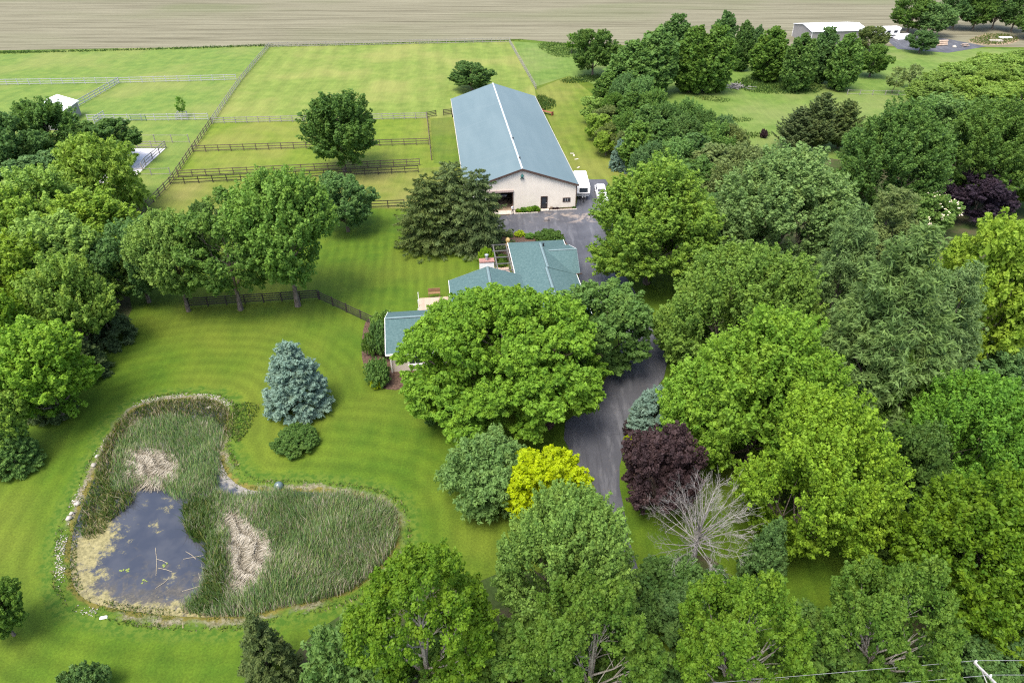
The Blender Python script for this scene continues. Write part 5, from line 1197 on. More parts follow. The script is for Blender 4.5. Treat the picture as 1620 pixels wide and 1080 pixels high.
# brush heap in the east field
px, py = (57.85, 181.22)
rg = np.random.default_rng(9); mb = MB()
for i in range(90):
    a = rg.random() * 6.28; r = abs(rg.normal()) * 1.6; e = rg.random() * 6.28
    c = Vector((r * math.cos(a), r * .5 * math.sin(a), .15 + rg.random() * max(.1, 1.0 - r * .35))); d = Vector((math.cos(e), math.sin(e), rg.normal() * .25)) * rg.uniform(.6, 1.3)
    mb.tube([c - d, c + d], .06, 4, False)
bh = mb.build("brush_heap", M["bark_dead"]); bh.location = (px, py, 0); tag(bh, "grey heap of cut brush in the east field", "brush heap")

# ---- utility pole at the near right corner, with wires
ppx, ppy, ppz = 17.0, 23.2, 9.6
pole = tag(empty("utility_pole", (28.1, 20.7, 0)), "grey utility pole with crossarm at the near right corner", "utility pole")
M["pole_wood"] = barkmat("pole_wood", (.26, .25, .24), (.44, .43, .42))
t = MB(); t.tube([(0, 0, -.2), (0, 0, 9.75)], [.16, .11], 10); t.build("pole", M["pole_wood"], pole)
ad = Vector((0.39, -0.92, 0)).normalized(); aq = Vector((-ad.y, ad.x, 0)) * .05
p0, p1 = ad * -1.45, ad * 1.45
MB().hexa([p0 - aq + Vector((0, 0, 9.78)), p1 - aq + Vector((0, 0, 9.78)), p1 + aq + Vector((0, 0, 9.78)), p0 + aq + Vector((0, 0, 9.78)), p0 - aq + Vector((0, 0, 9.9)), p1 - aq + Vector((0, 0, 9.9)), p1 + aq + Vector((0, 0, 9.9)), p0 + aq + Vector((0, 0, 9.9))]).build("crossarm", M["pole_wood"], pole)
for k in (-1.4, -0.45, 1.4):
    q = ad * k; t = MB(); t.lathe([(.03, 9.9), (.07, 9.96), (.04, 10.0), (.07, 10.04), (.03, 10.12)], 8, (q.x, q.y, 0)); t.build("insulator", M["white"], pole)
for s in (-1, 1): t = MB(); t.tube([(ad * s * .9) + Vector((0, 0, 9.76)), Vector((0, 0, 9.0))], .03, 5); t.build("brace", M["pole_wood"], pole)
M["wire"] = plain("aluminium_wire", (.30, .30, .31), .4, .05, 1, .5, .3)
for i, k in enumerate((-1.4, -0.45, 1.4)):
    q = Vector((28.1, 20.7, 10.1)) + ad * k; pts = []
    for t_ in range(-24, 17):
        x = t_ * 2.5
        s = min(abs(x) / 60, 1)
        pts.append((q.x + x, q.y + x * .072 * (1 if x < 0 else .25), q.z - 1.0 * (s * (1 - s)) * 4 * .5))
    w = MB(); w.tube(pts, .011, 5); tag(w.build("power_line", M["wire"]), ["thin power line strung from the pole's far crossarm end", "thin power line strung from the pole's second insulator", "thin power line strung from the pole's near crossarm end"][i], "power line")

# ================================================================== FENCES
M["fence_black"] = plain("black_fence_board", (.040, .032, .028), .8, .3, 2.0)
M["fence_grey"] = plain("weathered_fence_board", (.27, .25, .22), .85, .2, 2.0)
M["fence_white"] = plain("white_fence_board", (.36, .36, .35), .7, .12, 2.0)
M["fence_brown"] = plain("brown_fence_board", (.115, .085, .065), .85, .25, 2.0)
def fence(pts, mat, label, rails=4, h=1.35, span=2.44, post=.13, board=.145, wide=None, z=0.0, seed=1):
    rnd = random.Random(seed)
    root = tag(empty("rail_fence", (pts[0][0], pts[0][1], z)), label, "fence")
    o0 = Vector((pts[0][0], pts[0][1], 0))
    pm = MB().box(-post / 2, post / 2, -post / 2, post / 2, -.05, h + .06).mesh("fence_post", mat)
    first = True
    for a, b in zip(pts[:-1], pts[1:]):
        a, b = Vector((*a, 0)), Vector((*b, 0)); L = (b - a).length; n_ = max(1, round(L / span)); ang = math.atan2(b.y - a.y, b.x - a.x); sp = L / n_
        rm = MB().box(.004, sp - .004, -.018, .018, -board / 2, board / 2).mesh("fence_rail", mat)
        off = Vector((math.sin(ang), -math.cos(ang), 0)) * (post / 2 + .02)
        for i in range(n_ + 1):
            if i == 0 and not first: continue
            p = a + (b - a) * (i / n_) - o0
            o = mesh_obj("post", pm, root); o.location = p; o.rotation_euler = (rnd.uniform(-.02, .02), rnd.uniform(-.02, .02), ang)
        for i in range(n_):
            p = a + (b - a) * (i / n_) - o0 + off
            for k in range(rails):
                o = mesh_obj("rail", rm, root); o.location = p + Vector((0, 0, .30 + (h - .36) * k / max(1, rails - 1) + rnd.uniform(-.012, .012))); o.rotation_euler = (0, rnd.uniform(-.006, .006), ang)
        first = False
    return root
fb, fg, fw, fbr = M["fence_black"], M["fence_grey"], M["fence_white"], M["fence_brown"]
fence([(-25.98, 78.41), (-17.44, 72.17)], fb, "black four-rail fence running down to the house from the lawn trees", seed=1)
fence([(-26.19, 78.57), (-42.85, 76.51)], fb, "black four-rail fence behind the two bare-trunked lawn trees", seed=2)
fence([(-17.70, 123.67), (-62.22, 117.90)], fb, "nearer black fence of the double line behind the lawn trees", rails=3, seed=3)
fence([(-17.85, 127.22), (-62.03, 121.19)], fbr, "farther brown fence of the double line behind the lawn trees", rails=3, seed=4)
fence([(-17.30, 138.87), (-64.36, 134.44)], fbr, "brown rail fence between the two narrow middle paddocks", rails=3, seed=5)
fence([(-19.42, 155.90), (-66.77, 152.32)], fg, "grey fence closing the near end of the large back paddock", rails=3, seed=6)
fence([(-19.32, 156.36), (-15.78, 129.90)], fbr, "brown fence along the lane left of the barn roof", rails=3, seed=7)
fence([(-19.47, 156.36), (-17.43, 157.75)], fb, "short black gate panel in the grey paddock fence", rails=4, seed=8)
fence([(-15.73, 158.21), (-12.32, 159.62)], fb, "short black fence panel touching the barn's left wall", rails=4, seed=9)
fence([(-18.33, 108.05), (-23.85, 107.54)], fb, "black fence length between the dark round tree and the spruce", rails=3, seed=10)
fence([(-61.81, 102.63), (-62.22, 117.90), (-67.05, 152.32)], fbr, "brown fence along the west paddock boundary, near half", rails=3, seed=11)
fence([(-67.05, 152.32), (-71.82, 186.62), (-75.69, 226.53)], fg, "grey fence along the west boundary of the large back paddock", rails=3, seed=12)
fence([(-75.69, 226.53), (-37.95, 230.00), (-0.81, 233.56)], fg, "weathered fence at the far end of the large back paddock", rails=3, span=2.9, seed=13)
fence([(-0.81, 232.66), (6.14, 179.48)], fg, "grey fence on the right edge of the back paddock behind the barn", rails=3, seed=14)
fence([(-142.93, 182.99), (-103.32, 185.40), (-73.43, 188.48)], fw, "long white rail fence across the far west pasture", rails=3, span=2.9, h=1.5, seed=15)
fence([(-103.47, 160.58), (-103.15, 185.40)], fw, "white rail fence running away from the grey shed", rails=3, span=2.6, h=1.5, board=.2, seed=16)
fence([(-95.48, 154.10), (-68.73, 154.99)], fw, "white rail fence passing the fenced sapling", rails=3, span=2.9, h=1.5, seed=17)
fence([(-93.17, 152.32), (-93.10, 156.82)], fw, "short stub of white fence beside the small dark tree", rails=3, span=2.4, h=1.5, board=.2, seed=18)
fence([(-76.03, 154.99), (-76.37, 157.28), (-74.34, 157.28), (-73.45, 154.99), (-76.03, 154.99)], fw, "small white square fence guarding a sapling", rails=3, span=1.8, h=1.3, seed=19)
fence([(-81.51, 140.01), (-67.26, 140.01)], fg, "thin grey post fence beyond the white arena", rails=2, span=3.4, h=1.7, board=.08, seed=20)
fence([(-71.04, 122.11), (-64.06, 122.42)], fg, "thin grey wire-like fence left of the double fence's end", rails=2, span=3.4, h=1.4, board=.08, seed=21)
n = newmat("white_sand"); p = n.pos(); M["white_sand"] = n.fin(n.mix(n.rng(n.noise(p, .7, 4), .3, .7), (.52, .50, .49), (.66, .64, .63)), .9, .1)
sheet("arena_sand", [(-80.19, 136.63), (-70.88, 136.63), (-70.57, 125.91), (-69.98, 118.49), (-76.34, 118.49)], .03, M["white_sand"])
fence([(-79.71, 137.00), (-70.90, 137.00), (-70.78, 127.22), (-70.25, 124.62)], fg, "grey rail fence round the white sand arena", rails=3, span=2.8, h=1.4, seed=22)
fence([(-11.76, 95.01), (-5.22, 93.34)], fb, "low dark fence under the spruce by the mulch bed", rails=3, span=2.2, h=1.0, seed=23)
fence([(83.87, 174.97), (99.17, 173.87)], fg, "faint grey fence in the grass before the willow row", rails=2, span=3.4, h=1.2, board=.06, seed=24)
gr = MB()
for x in (0, 3.4): gr.tube([(x, 0, 0), (x, 0, 1.4)], .05, 6)
for z_ in (.3, .6, .9, 1.2): gr.tube([(0, 0, z_), (3.4, 0, z_)], .03, 5)
M["gate_green"] = plain("green_gate", (.03, .12, .08), .6, .1)
gr = gr.build("tube_gate", M["gate_green"]); gx_, gy_ = (-85.89, 154.32); gr.location = (gx_, gy_, 0); tag(gr, "green tube gate in the white pasture fence", "gate")

# ================================================================== TREES AND SHRUBS
# --- around the house and the pond
plant("locust_tree", "hero", "locust", -0.83, 55.95, 14.56, 10.66, "huge bright green locust tree spreading over the house roof", rz=0.4)
plant("crab_tree", "round0", "crab", 10.23, 62.98, 11.08, 5.82, "dense rounded grey-green tree right of the huge locust, by the drive")
plant("weeping_crab", "weep0", "soft", -2.27, 43.15, 7.43, 4.53, "grey-green weeping tree left of the golden tree")
plant("golden_tree", "round1", "gold", 2.59, 40.92, 7.33, 4.18, "bright golden-yellow small tree beside the drive")
plant("blue_spruce", "bluespruce", "blue", -22.98, 56.26, 8.61, 3.44, "large blue spruce standing alone on the lawn by the pond")
plant("mound_shrub", "mound", "shrub", -21.84, 50.59, 1.52, 2.37, "low green mound shrub at the blue spruce's foot", "shrub")
plant("blue_spruce", "bluespruce", "blue", 14.54, 52.37, 5.92, 2.76, "small blue spruce at the drive's bend above the purple maple")
plant("purple_maple", "round0", "purple", 12.95, 41.80, 10.02, 3.68, "dark purple maple beside the drive")
plant("cone_tree", "column", "deep", 20.20, 34.16, 7.88, 1.84, "small dense conical green tree right of the bare tree")
plant("young_spruce", "spruce", "norway", -17.10, 25.84, 8.60, 2.16, "dark young spruce at the picture's near edge below the pond")
plant("blue_shrub", "mound", "soft", -30.16, 24.70, 3.20, 1.85, "pale blue-green rounded shrub at the near edge, left of the spruce", "shrub")
plant("leafy_tree", "round1", "mid", -38.37, 29.71, 6.20, 2.16, "bushy tree cut by the frame's left edge below the pond")
plant("norway_spruce", "norway", "norway", -12.80, 94.17, 10.97, 5.27, "left and lowest of the dark drooping spruces before the barn")
plant("norway_spruce", "norway", "norway", -9.15, 96.30, 12.11, 6.67, "tallest of the dark drooping spruces before the barn, in the middle")
plant("norway_spruce", "norway", "norway", -4.93, 93.34, 12.30, 4.84, "dark drooping spruce nearest the open barn doorway")
plant("ball_shrub", "mound", "box", -3.68, 88.20, 2.59, 1.33, "bright clipped dome shrub behind the white chimney", "shrub")
plant("hedge_shrub", "mound", "shrub", 5.77, 95.44, 1.72, 2.25, "dark clipped mound at the corner behind the garage", "shrub")
for i, (px, py, hh, rr, lf, lb) in enumerate(((806,374,.7,.7,"mid","leafy plant in the bed behind the garage"), (822,373,.8,.9,"gold","leafy plant in the bed behind the garage"), (838,376,.7,.9,"fresh","leafy plant in the bed behind the garage"), (852,374,.8,.7,"mid","leafy plant in the bed behind the garage"), (790,372,1.0,.9,"mid","leafy plant in the bed behind the garage"), (784,380,1.1,1.0,"shrub","leafy plant in the bed behind the garage"))):
    x_, y_ = [(-0.40, 97.16), (1.20, 97.38), (2.78, 96.73), (4.18, 97.16), (-2.00, 97.60), (-2.56, 95.87)][i]
    plant("border_plant", "shrub%d" % (i % 2), lf, x_, y_, hh, rr, lb, "plant", "plants in the bed behind the garage")
for i, (a, b, hh, rr, lf) in enumerate(((9.0, 79.9, 1.2, .75, "fresh"), (9.1, 81.2, 1.0, .7, "mid"), (8.2, 81.9, .9, .6, "gold"), (8.7, 87.2, 1.1, .7, "mid"), (8.9, 88.6, 1.2, .8, "shrub"))):
    x_, y_ = farm(a, b); plant("border_plant", "shrub%d" % (i % 2), lf, x_, y_, hh, rr, "leafy plant squeezed into the patio corner beside the garage", "plant", "plants round the patio")
plant("corner_shrub", "shrub0", "deep", -15.40, 66.07, 4.69, 1.72, "large dark shrub against the wing's side wall", "shrub")
plant("corner_shrub", "shrub1", "mid", -16.53, 66.07, 3.41, 1.35, "lighter shrub outside the large dark one at the wing", "shrub")
plant("corner_shrub", "shrub1", "crab", -15.22, 60.63, 3.22, 1.71, "grey-green spreading shrub at the wing's front corner", "shrub")
plant("corner_shrub", "mound", "gold", -15.30, 59.84, 1.00, 0.71, "small yellow-green mound below the wing's front corner", "shrub")
plant("corner_shrub", "shrub0", "maple", -16.21, 71.46, 2.55, 1.59, "leafy shrub where the black fence meets the house", "shrub")
plant("foundation_shrub", "shrub0", "shrub", -7.25, 53.93, 3.68, 1.98, "shrub in shade under the huge locust's left skirt", "shrub")
plant("dark_shrub", "shrub1", "deep", -4.63, 94.17, 2.92, 1.93, "dark green bush behind the clipped dome, under the spruce's right side", "shrub")
plant("yew_shrub", "shrub0", "box", 13.13, 53.93, 2.24, 0.86, "small yellow-green bush left of the drive-bend spruce", "shrub")
plant("barberry", "shrub1", "purple", 12.29, 52.37, 1.50, 0.98, "small purple bush at the asphalt edge", "shrub")
plant("yew_shrub", "mound", "gold", 11.95, 50.69, 1.00, 0.71, "yellowish mound between the purple maple and the drive", "shrub")
# --- trees along the lawn's far side
plant("lawn_maple", "lifted", "maple_bright", -28.52, 76.82, 18.49, 6.62, "tallest bright maple on the lawn, pale trunk showing")
plant("lawn_locust", "airy0", "mid", -35.86, 75.89, 15.46, 6.95, "airy dark-limbed tree left of the tallest lawn maple")
plant("lawn_maple", "lifted", "maple_light", -42.62, 75.58, 13.90, 4.83, "light-topped maple leaning over the black fence")
plant("lawn_tree", "round1", "deep", -48.76, 77.77, 11.60, 4.89, "dark tree at the shaded back corner of the lawn")
plant("round_tree", "round0", "deep", -26.13, 98.94, 9.12, 4.91, "dark round tree right of the tallest lawn maple")
plant("paddock_maple", "maple2", "dark", -31.63, 123.99, 14.77, 7.27, "lone full maple standing in the middle paddocks")
plant("spreading_tree", "round0", "dark", -10.19, 178.91, 6.49, 5.73, "small spreading dark tree beyond the barn's far end")
plant("sapling", "thin", "fresh", -75.37, 157.28, 4.57, 1.29, "thin sapling inside a little white fence")
plant("lawn_tree", "round0", "mid", -43.37, 87.82, 9.94, 2.69, "small rounded crown behind the airy dark-limbed tree")
# --- left border, far to near
LB = "trees of the left border wood"
for i, (nm, key, lf, args, lab) in enumerate((
    ("oak_tree", "round1", "deep", (-87.90, 115.60, 13.12, 6.58,), "dark blue-green tree at the frame edge left of the grey shed"),
    ("maple_tree", "maple3", "dark", (-85.90, 125.27, 13.18, 6.08,), "tall upright tree with yellowish tips before the grey shed"),
    ("oak_tree", "round0", "deep", (-77.54, 127.22, 8.75, 6.58,), "small dark tree right of the grey shed"),
    ("birch_tree", "weep1", "willow", (-67.28, 105.53, 13.38, 6.93,), "pale yellow-green birch-like tree left of the white arena"),
    ("oak_tree", "round0", "deep", (-78.81, 110.13, 8.71, 6.41,), "dark low crown below the tall upright tree"),
    ("maple_tree", "maple0", "maple_light", (-68.37, 91.41, 13.00, 6.86,), "light maple top in front of the low dark crown"),
    ("maple_tree", "maple1", "maple_light", (-70.02, 85.11, 13.00, 6.50,), "light maple at the frame edge below the dark blue-green tree"),
    ("maple_tree", "maple2", "maple_light", (-58.84, 87.64, 11.00, 6.69,), "bright maple nearest the west paddock fence"),
    ("maple_tree", "maple3", "maple_light", (-57.87, 76.05, 13.00, 6.79,), "broad light maple in the middle of the left border wood"),
    ("maple_tree", "maple1", "maple_light", (-53.04, 77.66, 9.00, 4.93,), "small maple in the shaded gap behind the lawn's back corner"),
    ("maple_tree", "maple2", "maple_light", (-58.97, 69.43, 13.00, 5.99,), "pale maple at the left edge, half way up the frame"),
    ("maple_tree", "maple0", "maple_light", (-50.77, 66.07, 12.95, 4.70,), "bright maple overhanging the dark conifers by the lawn"),
    ("maple_tree", "maple1", "maple_bright", (-54.51, 60.15, 12.00, 4.77,), "yellow-green maple at the left frame edge above the boundary curve"),
    ("maple_tree", "maple3", "maple_bright", (-47.73, 54.53, 11.72, 4.99,), "vivid yellow-green maple pushing out over the lawn edge"),
    ("maple_tree", "round1", "maple_light", (-49.54, 48.36, 9.08, 3.13,), "maple cut by the frame edge left of the pond"),
    )):
    plant(nm, key, lf, *args, lab, "tree", LB)
plant("border_spruce", "spruce", "spruce", -49.40, 68.70, 7.20, 2.89, "dark spruce at the lawn's back left corner")
plant("border_spruce", "spruce", "spruce", -49.08, 62.14, 6.26, 2.71, "dark spruce under the bright overhanging maple")
plant("border_spruce", "bluespruce", "spruce", -49.20, 55.23, 5.06, 2.33, "dark spruce half hidden behind the vivid yellow-green maple")
plant("border_spruce", "bluespruce", "crab", -48.49, 47.50, 6.22, 2.41, "grey-green conifer at the frame edge left of the pond")
# --- foreground row
plant("plane_tree", "open0", "sycamore", -5.72, 24.60, 15.50, 4.94, "near plane tree with a straight pale trunk, left of the row", bark="bark_pale", rz=0.0)
plant("plane_tree", "open1", "sycamore", 4.96, 22.75, 16.00, 4.55, "near plane tree with forked pale limbs before the drive", bark="bark_pale", rz=0.0)
plant("plane_tree", "open1", "sycamore", 14.27, 23.43, 15.50, 4.24, "near plane tree with pale branching limbs below the bare tree", bark="bark_pale", rz=0.3)
plant("plane_tree", "open1", "sycamore", 23.63, 24.28, 16.00, 4.09, "near plane tree with a fan of pale limbs, right of the grass gap", bark="bark_pale", rz=0.0)
plant("near_maple", "grand0", "maple", 4.31, 30.75, 14.05, 5.33, "tall dark maple right behind the forked plane tree")
plant("near_tree", "weep0", "mid", -10.52, 24.21, 8.50, 4.00, "fine-leaved low tree left of the straight-trunked plane tree")
plant("near_tree", "round0", "mid", -5.13, 23.90, 5.50, 3.63, "leafy understory tree at the foot of the straight-trunked plane tree")
plant("near_tree", "round1", "mid", 0.08, 24.22, 7.50, 3.81, "leafy understory tree between the two left plane trees")
plant("near_tree", "round0", "mid", 7.09, 24.24, 5.50, 3.22, "leafy low tree at the foot of the forked plane tree")
plant("near_tree", "round1", "mid", 12.05, 25.10, 7.50, 2.37, "leafy tree filling the gap right of the drive's lower end")
plant("near_tree", "round0", "mid", 20.85, 24.64, 8.00, 3.62, "leafy tree between the two right plane trees")
plant("near_tree", "round1", "mid", 15.59, 23.28, 6.00, 4.00, "low leafy tree at the near edge under the branching plane tree")
plant("near_tree", "round0", "mid", 25.13, 23.16, 6.50, 4.19, "low leafy tree at the near edge under the fan-limbed plane tree")
plant("near_tree", "round1", "deep", 31.18, 24.84, 6.00, 3.25, "dark low tree behind the utility pole")
plant("near_tree", "round0", "deep", 36.40, 24.69, 5.50, 3.25, "dark tree cut by the frame's lower right corner")
plant("near_shrub", "shrub0", "crab", 13.49, 33.86, 3.30, 2.04, "blue-green shrub at the foot of the bare dead tree", "shrub")
plant("near_shrub", "shrub1", "deep", 16.09, 32.13, 3.58, 2.23, "dark green shrub below the bare dead tree", "shrub")
plant("near_shrub", "shrub0", "deep", 12.09, 32.81, 3.72, 2.50, "big dark shrub left of the bare dead tree's foot", "shrub")
plant("near_shrub", "shrub1", "deep", 10.71, 30.37, 3.31, 2.17, "dark shrub between the drive's lower end and the branching plane tree", "shrub")
plant("near_tree", "round0", "deep", 13.38, 29.42, 5.30, 2.58, "dark small tree behind the branching plane tree's left side")
# --- right of the drive, near to far
plant("lime_maple", "grand0", "lime", 24.05, 37.74, 16.59, 6.11, "vivid lime-green maple left of the dark undergrowth, grass at its foot")
plant("right_maple", "grand1", "maple_bright", 23.15, 47.76, 17.56, 7.14, "tall yellow-green maple behind the lime-green one")
plant("right_maple", "maple0", "maple_bright", 17.88, 47.76, 12.60, 4.40, "bright maple overhanging the drive right of the small blue spruce")
plant("right_maple", "grand0", "maple", 24.59, 60.06, 17.45, 8.31, "broad maple above the tall yellow-green one")
plant("right_maple", "maple1", "maple", 19.60, 66.07, 7.36, 3.70, "smaller maple at the drive's outer bend")
plant("yard_maple", "grand1", "maple", 18.87, 82.75, 17.62, 8.85, "full bright maple overhanging the yard beside the trailer")
plant("poplar_tree", "grand1", "poplar", 36.76, 85.60, 18.20, 9.62, "large pale blue-green poplar right of the yard maple")
plant("white_pine", "pine0", "pine", 34.49, 51.80, 23.48, 6.28, "tall soft blue-green pine in the middle of the right wood")
plant("white_pine", "pine1", "pine", 43.54, 56.79, 17.31, 4.16, "soft pine right of the tall middle one")
plant("white_pine", "pine0", "pine", 36.70, 66.07, 18.85, 4.59, "soft pine left behind the tall middle one")
plant("white_pine", "pine1", "olive", 45.18, 74.37, 17.53, 5.79, "lighter yellow-green pine top behind the tall middle one")
plant("yellow_locust", "round1", "yellow", 51.12, 62.38, 19.42, 6.42, "yellow-leaved locust at the right edge below the dark purple tree")
plant("plum_tree", "round0", "violet", 75.04, 102.63, 7.80, 5.37, "dark violet-leaved tree behind the yellow locust")
plant("flowering_tree", "round1", "blossom", 64.57, 97.60, 7.06, 4.50, "small tree dotted with cream blossom left of the violet tree")
plant("big_tree", "grand1", "dark", 60.02, 103.82, 18.84, 8.42, "tall dark crown right of the cedar clump")
plant("big_tree", "round1", "soft", 78.82, 124.62, 13.64, 8.14, "pale domed crown behind the tall dark one")
plant("big_tree", "grand0", "mid", 78.45, 110.13, 17.05, 9.65, "wide crown at the right edge above the violet tree")
plant("big_tree", "round1", "maple", 85.58, 107.54, 10.29, 6.26, "crown cut by the right frame edge beside the violet tree")
plant("big_tree", "round0", "deep", 73.12, 110.13, 6.21, 3.23, "small dark tree left of the violet tree")
plant("big_tree", "grand0", "fresh", 40.29, 43.30, 14.10, 6.03, "bright green maple at the right edge half way down")
plant("big_tree", "round1", "dark", 33.23, 40.00, 12.13, 3.44, "dark tree between the lime-green maple and the bright green one")
plant("big_tree", "grand1", "sycamore", 33.71, 30.75, 15.48, 5.84, "broad light-tipped tree above the utility pole")
plant("big_tree", "round0", "mid", 31.49, 33.27, 7.52, 2.95, "mid-green tree below the dark one, left of the broad light-tipped tree")
plant("big_tree", "round1", "deep", 52.27, 56.79, 7.23, 4.02, "dark tree in shade below the yellow locust")
plant("big_tree", "spruce", "spruce", 29.55, 56.79, 9.31, 3.65, "dark spruce in the gap behind the yellow-green maples")
plant("big_tree", "round0", "deep", 27.51, 47.33, 7.54, 2.39, "dark undergrowth tree behind the lime-green maple")
plant("big_tree", "round1", "olive", 56.25, 107.54, 7.65, 3.15, "olive shrubby crown between the poplar and the tall dark crown")
plant("big_tree", "round0", "shrub", 35.29, 49.06, 11.88, 3.29, "dark understory tree below the tall middle pine")
plant("cedar", "cedar", "cedar", 56.95, 135.53, 8.50, 4.16, "left cedar of the dark clump in the east field")
plant("cedar", "cedar", "cedar", 61.38, 136.26, 11.07, 4.53, "tallest middle cedar of the dark clump in the east field")
plant("cedar", "cedar", "cedar", 66.69, 137.00, 9.55, 4.18, "right cedar of the dark clump in the east field")
plant("red_shrub", "shrub1", "purple", 53.35, 143.13, 1.80, 0.94, "little reddish bush left of the cedar clump", "shrub")
# --- far row in the east field
FR = "oval trees of the far row in the east field"
FARROW = [(21.88, 192.95, 11.72, 6.23), (28.69, 170.65, 13.52, 6.04), (34.73, 174.97, 15.47, 5.69), (45.96, 203.85, 13.26, 4.75), (44.75, 177.20, 15.36, 5.13), (50.34, 177.20, 15.37, 4.97), (60.68, 209.70, 12.94, 3.97), (63.15, 198.27, 12.62, 2.93), (69.37, 206.74, 9.97, 2.15), (67.11, 187.86, 13.08, 4.76), (71.65, 178.33, 13.49, 4.23), (80.39, 186.62, 13.37, 3.75), (83.27, 179.48, 13.27, 4.10), (108.06, 219.04, 7.52, 4.54), (96.52, 191.65, 8.03, 4.72)]
for i, (xc, yt, w, yb, key, lf, lab) in enumerate((
    (940,44,74,120,"round0","mid","wide rounded tree at the left end of the far row"),
    (1000,62,80,158,"oval0","mid","low-branched oval tree, second from the row's left end"),
    (1036,42,74,150,"oval1","mid","tall oval tree behind the second tree of the row"),
    (1071,22,54,104,"oval0","deep","pointed tree rising behind the row's left part"),
    (1098,40,66,146,"oval1","mid","left tree of the big twin pair in the far row"),
    (1134,40,64,146,"oval0","mid","right tree of the big twin pair in the far row"),
    (1146,18,44,96,"oval1","deep","treetop rising behind the big twin pair"),
    (1177,33,34,112,"oval0","deep","narrow dark tree right of the big twin pair"),
    (1197,40,24,100,"oval1","deep","slim tree peeping between the narrow tree and the short-trunked one"),
    (1219,42,58,128,"oval0","mid","oval tree with a short clear trunk before the grey shed wall"),
    (1267,52,54,144,"oval1","mid","bushy tree before the grey shed wall's right part"),
    (1303,42,46,130,"oval0","deep","thin tall tree before the white shed roof"),
    (1338,52,52,142,"oval1","mid","tree with a dense skirt right of the white shed roof"),
    (1381,40,48,84,"round0","olive","yellowish round tree beside the white camper"),
    (1383,70,56,122,"round1","mid","dark globe-shaped tree below the yellowish one"))):
    x_, y_, h_, r_ = FARROW[i]
    plant("row_tree", key, lf, x_, y_, h_, r_, lab, "tree", FR)
plant("globe_tree", "round1", "deep", 123.24, 219.04, 6.29, 4.74, "dark umbrella-shaped tree by the far gravel yard")
plant("young_tree", "thin", "olive", 95.56, 176.08, 6.47, 2.83, "thin grey sapling left of the willow row")
plant("young_tree", "thin", "olive", 101.91, 180.64, 5.99, 2.73, "second thin sapling nearer the willow row")
plant("young_tree", "thin", "fresh", 18.03, 219.04, 5.55, 2.47, "pale young tree at the edge of the stubble field")
TR_ = "trees along the far right field edge"
for i, lf in enumerate(("mid", "soft", "deep", "mid", "deep", "dark", "mid")):
    x_, y_, h_, r_ = [(133.11, 247.83, 10.84, 6.93), (138.29, 241.95, 9.94, 5.97), (151.71, 253.97, 11.85, 6.43), (157.43, 251.89, 11.79, 5.96), (165.34, 253.97, 12.26, 5.78), (169.40, 249.85, 11.72, 5.91), (168.55, 238.16, 9.46, 5.69)][i]
    plant("edge_tree", "round%d" % (i % 2), lf, x_, y_, h_, r_, ["bushy tree at the left end of the far right field edge row", "soft pale tree standing forward of the field edge row", "field edge tree just right of the soft pale tree", "field edge tree behind the log pile, third of the row", "field edge tree left of the one above the garden plot", "field edge tree standing above the garden plot", "tree cut by the frame's right edge near the garden plot"][i], "tree", TR_)
WR = "low willows of the right-hand row"
for i, nm in enumerate(range(14)):
    x_, y_, h_, r_ = [(99.40, 165.48, 7.72, 5.21), (107.11, 170.65, 8.14, 5.80), (115.65, 176.08, 8.02, 6.11), (124.24, 180.64, 8.16, 6.40), (132.95, 185.40, 8.01, 6.55), (97.87, 158.68, 6.88, 5.76), (104.99, 161.54, 7.79, 6.12), (113.62, 166.50, 7.96, 6.28), (122.44, 170.65, 7.81, 6.41), (96.37, 163.49, 6.03, 4.14), (113.04, 157.75, 7.35, 6.44), (105.77, 154.99, 7.29, 5.92), (114.04, 180.64, 6.40, 5.62), (125.28, 189.11, 6.30, 5.85)][i]
    plant("willow_tree", "round%d" % (i % 2), "willow", x_, y_, h_, r_, "low yellow-green willow in the merged row at the right", "tree", WR)
# --- thicket between the barn strip and the east field
TH_ = "bushy trees of the thicket right of the barn"
for i in range(26):
    x_, y_, h_, r_ = [(22.25, 162.51, 8.29, 3.66), (24.94, 156.82, 9.70, 3.68), (27.92, 152.32, 10.03, 3.73), (24.92, 142.74, 9.46, 3.93), (29.85, 145.55, 9.48, 3.60), (22.07, 148.87, 7.81, 3.41), (25.92, 132.66, 9.84, 4.07), (30.57, 136.26, 9.19, 3.66), (36.56, 142.74, 8.24, 3.29), (27.84, 123.99, 9.64, 4.09), (33.36, 129.90, 8.53, 3.90), (37.90, 134.80, 8.33, 3.01), (23.53, 124.62, 9.01, 3.76), (24.61, 116.74, 8.41, 3.92), (28.25, 115.03, 9.19, 4.19), (32.25, 117.32, 9.52, 4.25), (37.13, 122.73, 9.58, 4.06), (41.03, 123.99, 8.75, 3.75), (34.27, 111.73, 9.42, 4.53), (39.11, 112.81, 9.26, 4.56), (42.17, 136.26, 6.90, 2.92), (29.53, 104.07, 10.06, 4.58), (33.70, 100.53, 10.17, 4.46), (23.23, 134.08, 8.50, 3.50), (43.02, 114.47, 7.87, 3.86), (29.71, 94.59, 8.26, 4.28)][i]
    lf = ["mid", "deep", "crab", "dark", "mid", "shrub"][i % 6] if i not in (17, 18, 19, 22, 24) else "olive"
    plant("thicket_tree", ("maple%d" % (i % 4)) if i % 3 else "oval%d" % (i % 2), lf, x_, y_, h_, r_, "olive bushy tree in the thicket's near right end" if lf == "olive" else "dark bushy tree in the thicket right of the barn", "tree", TH_ if lf != "olive" else TH_ + ", olive")
YT = "yellow-green crowns on the thicket's barn side"
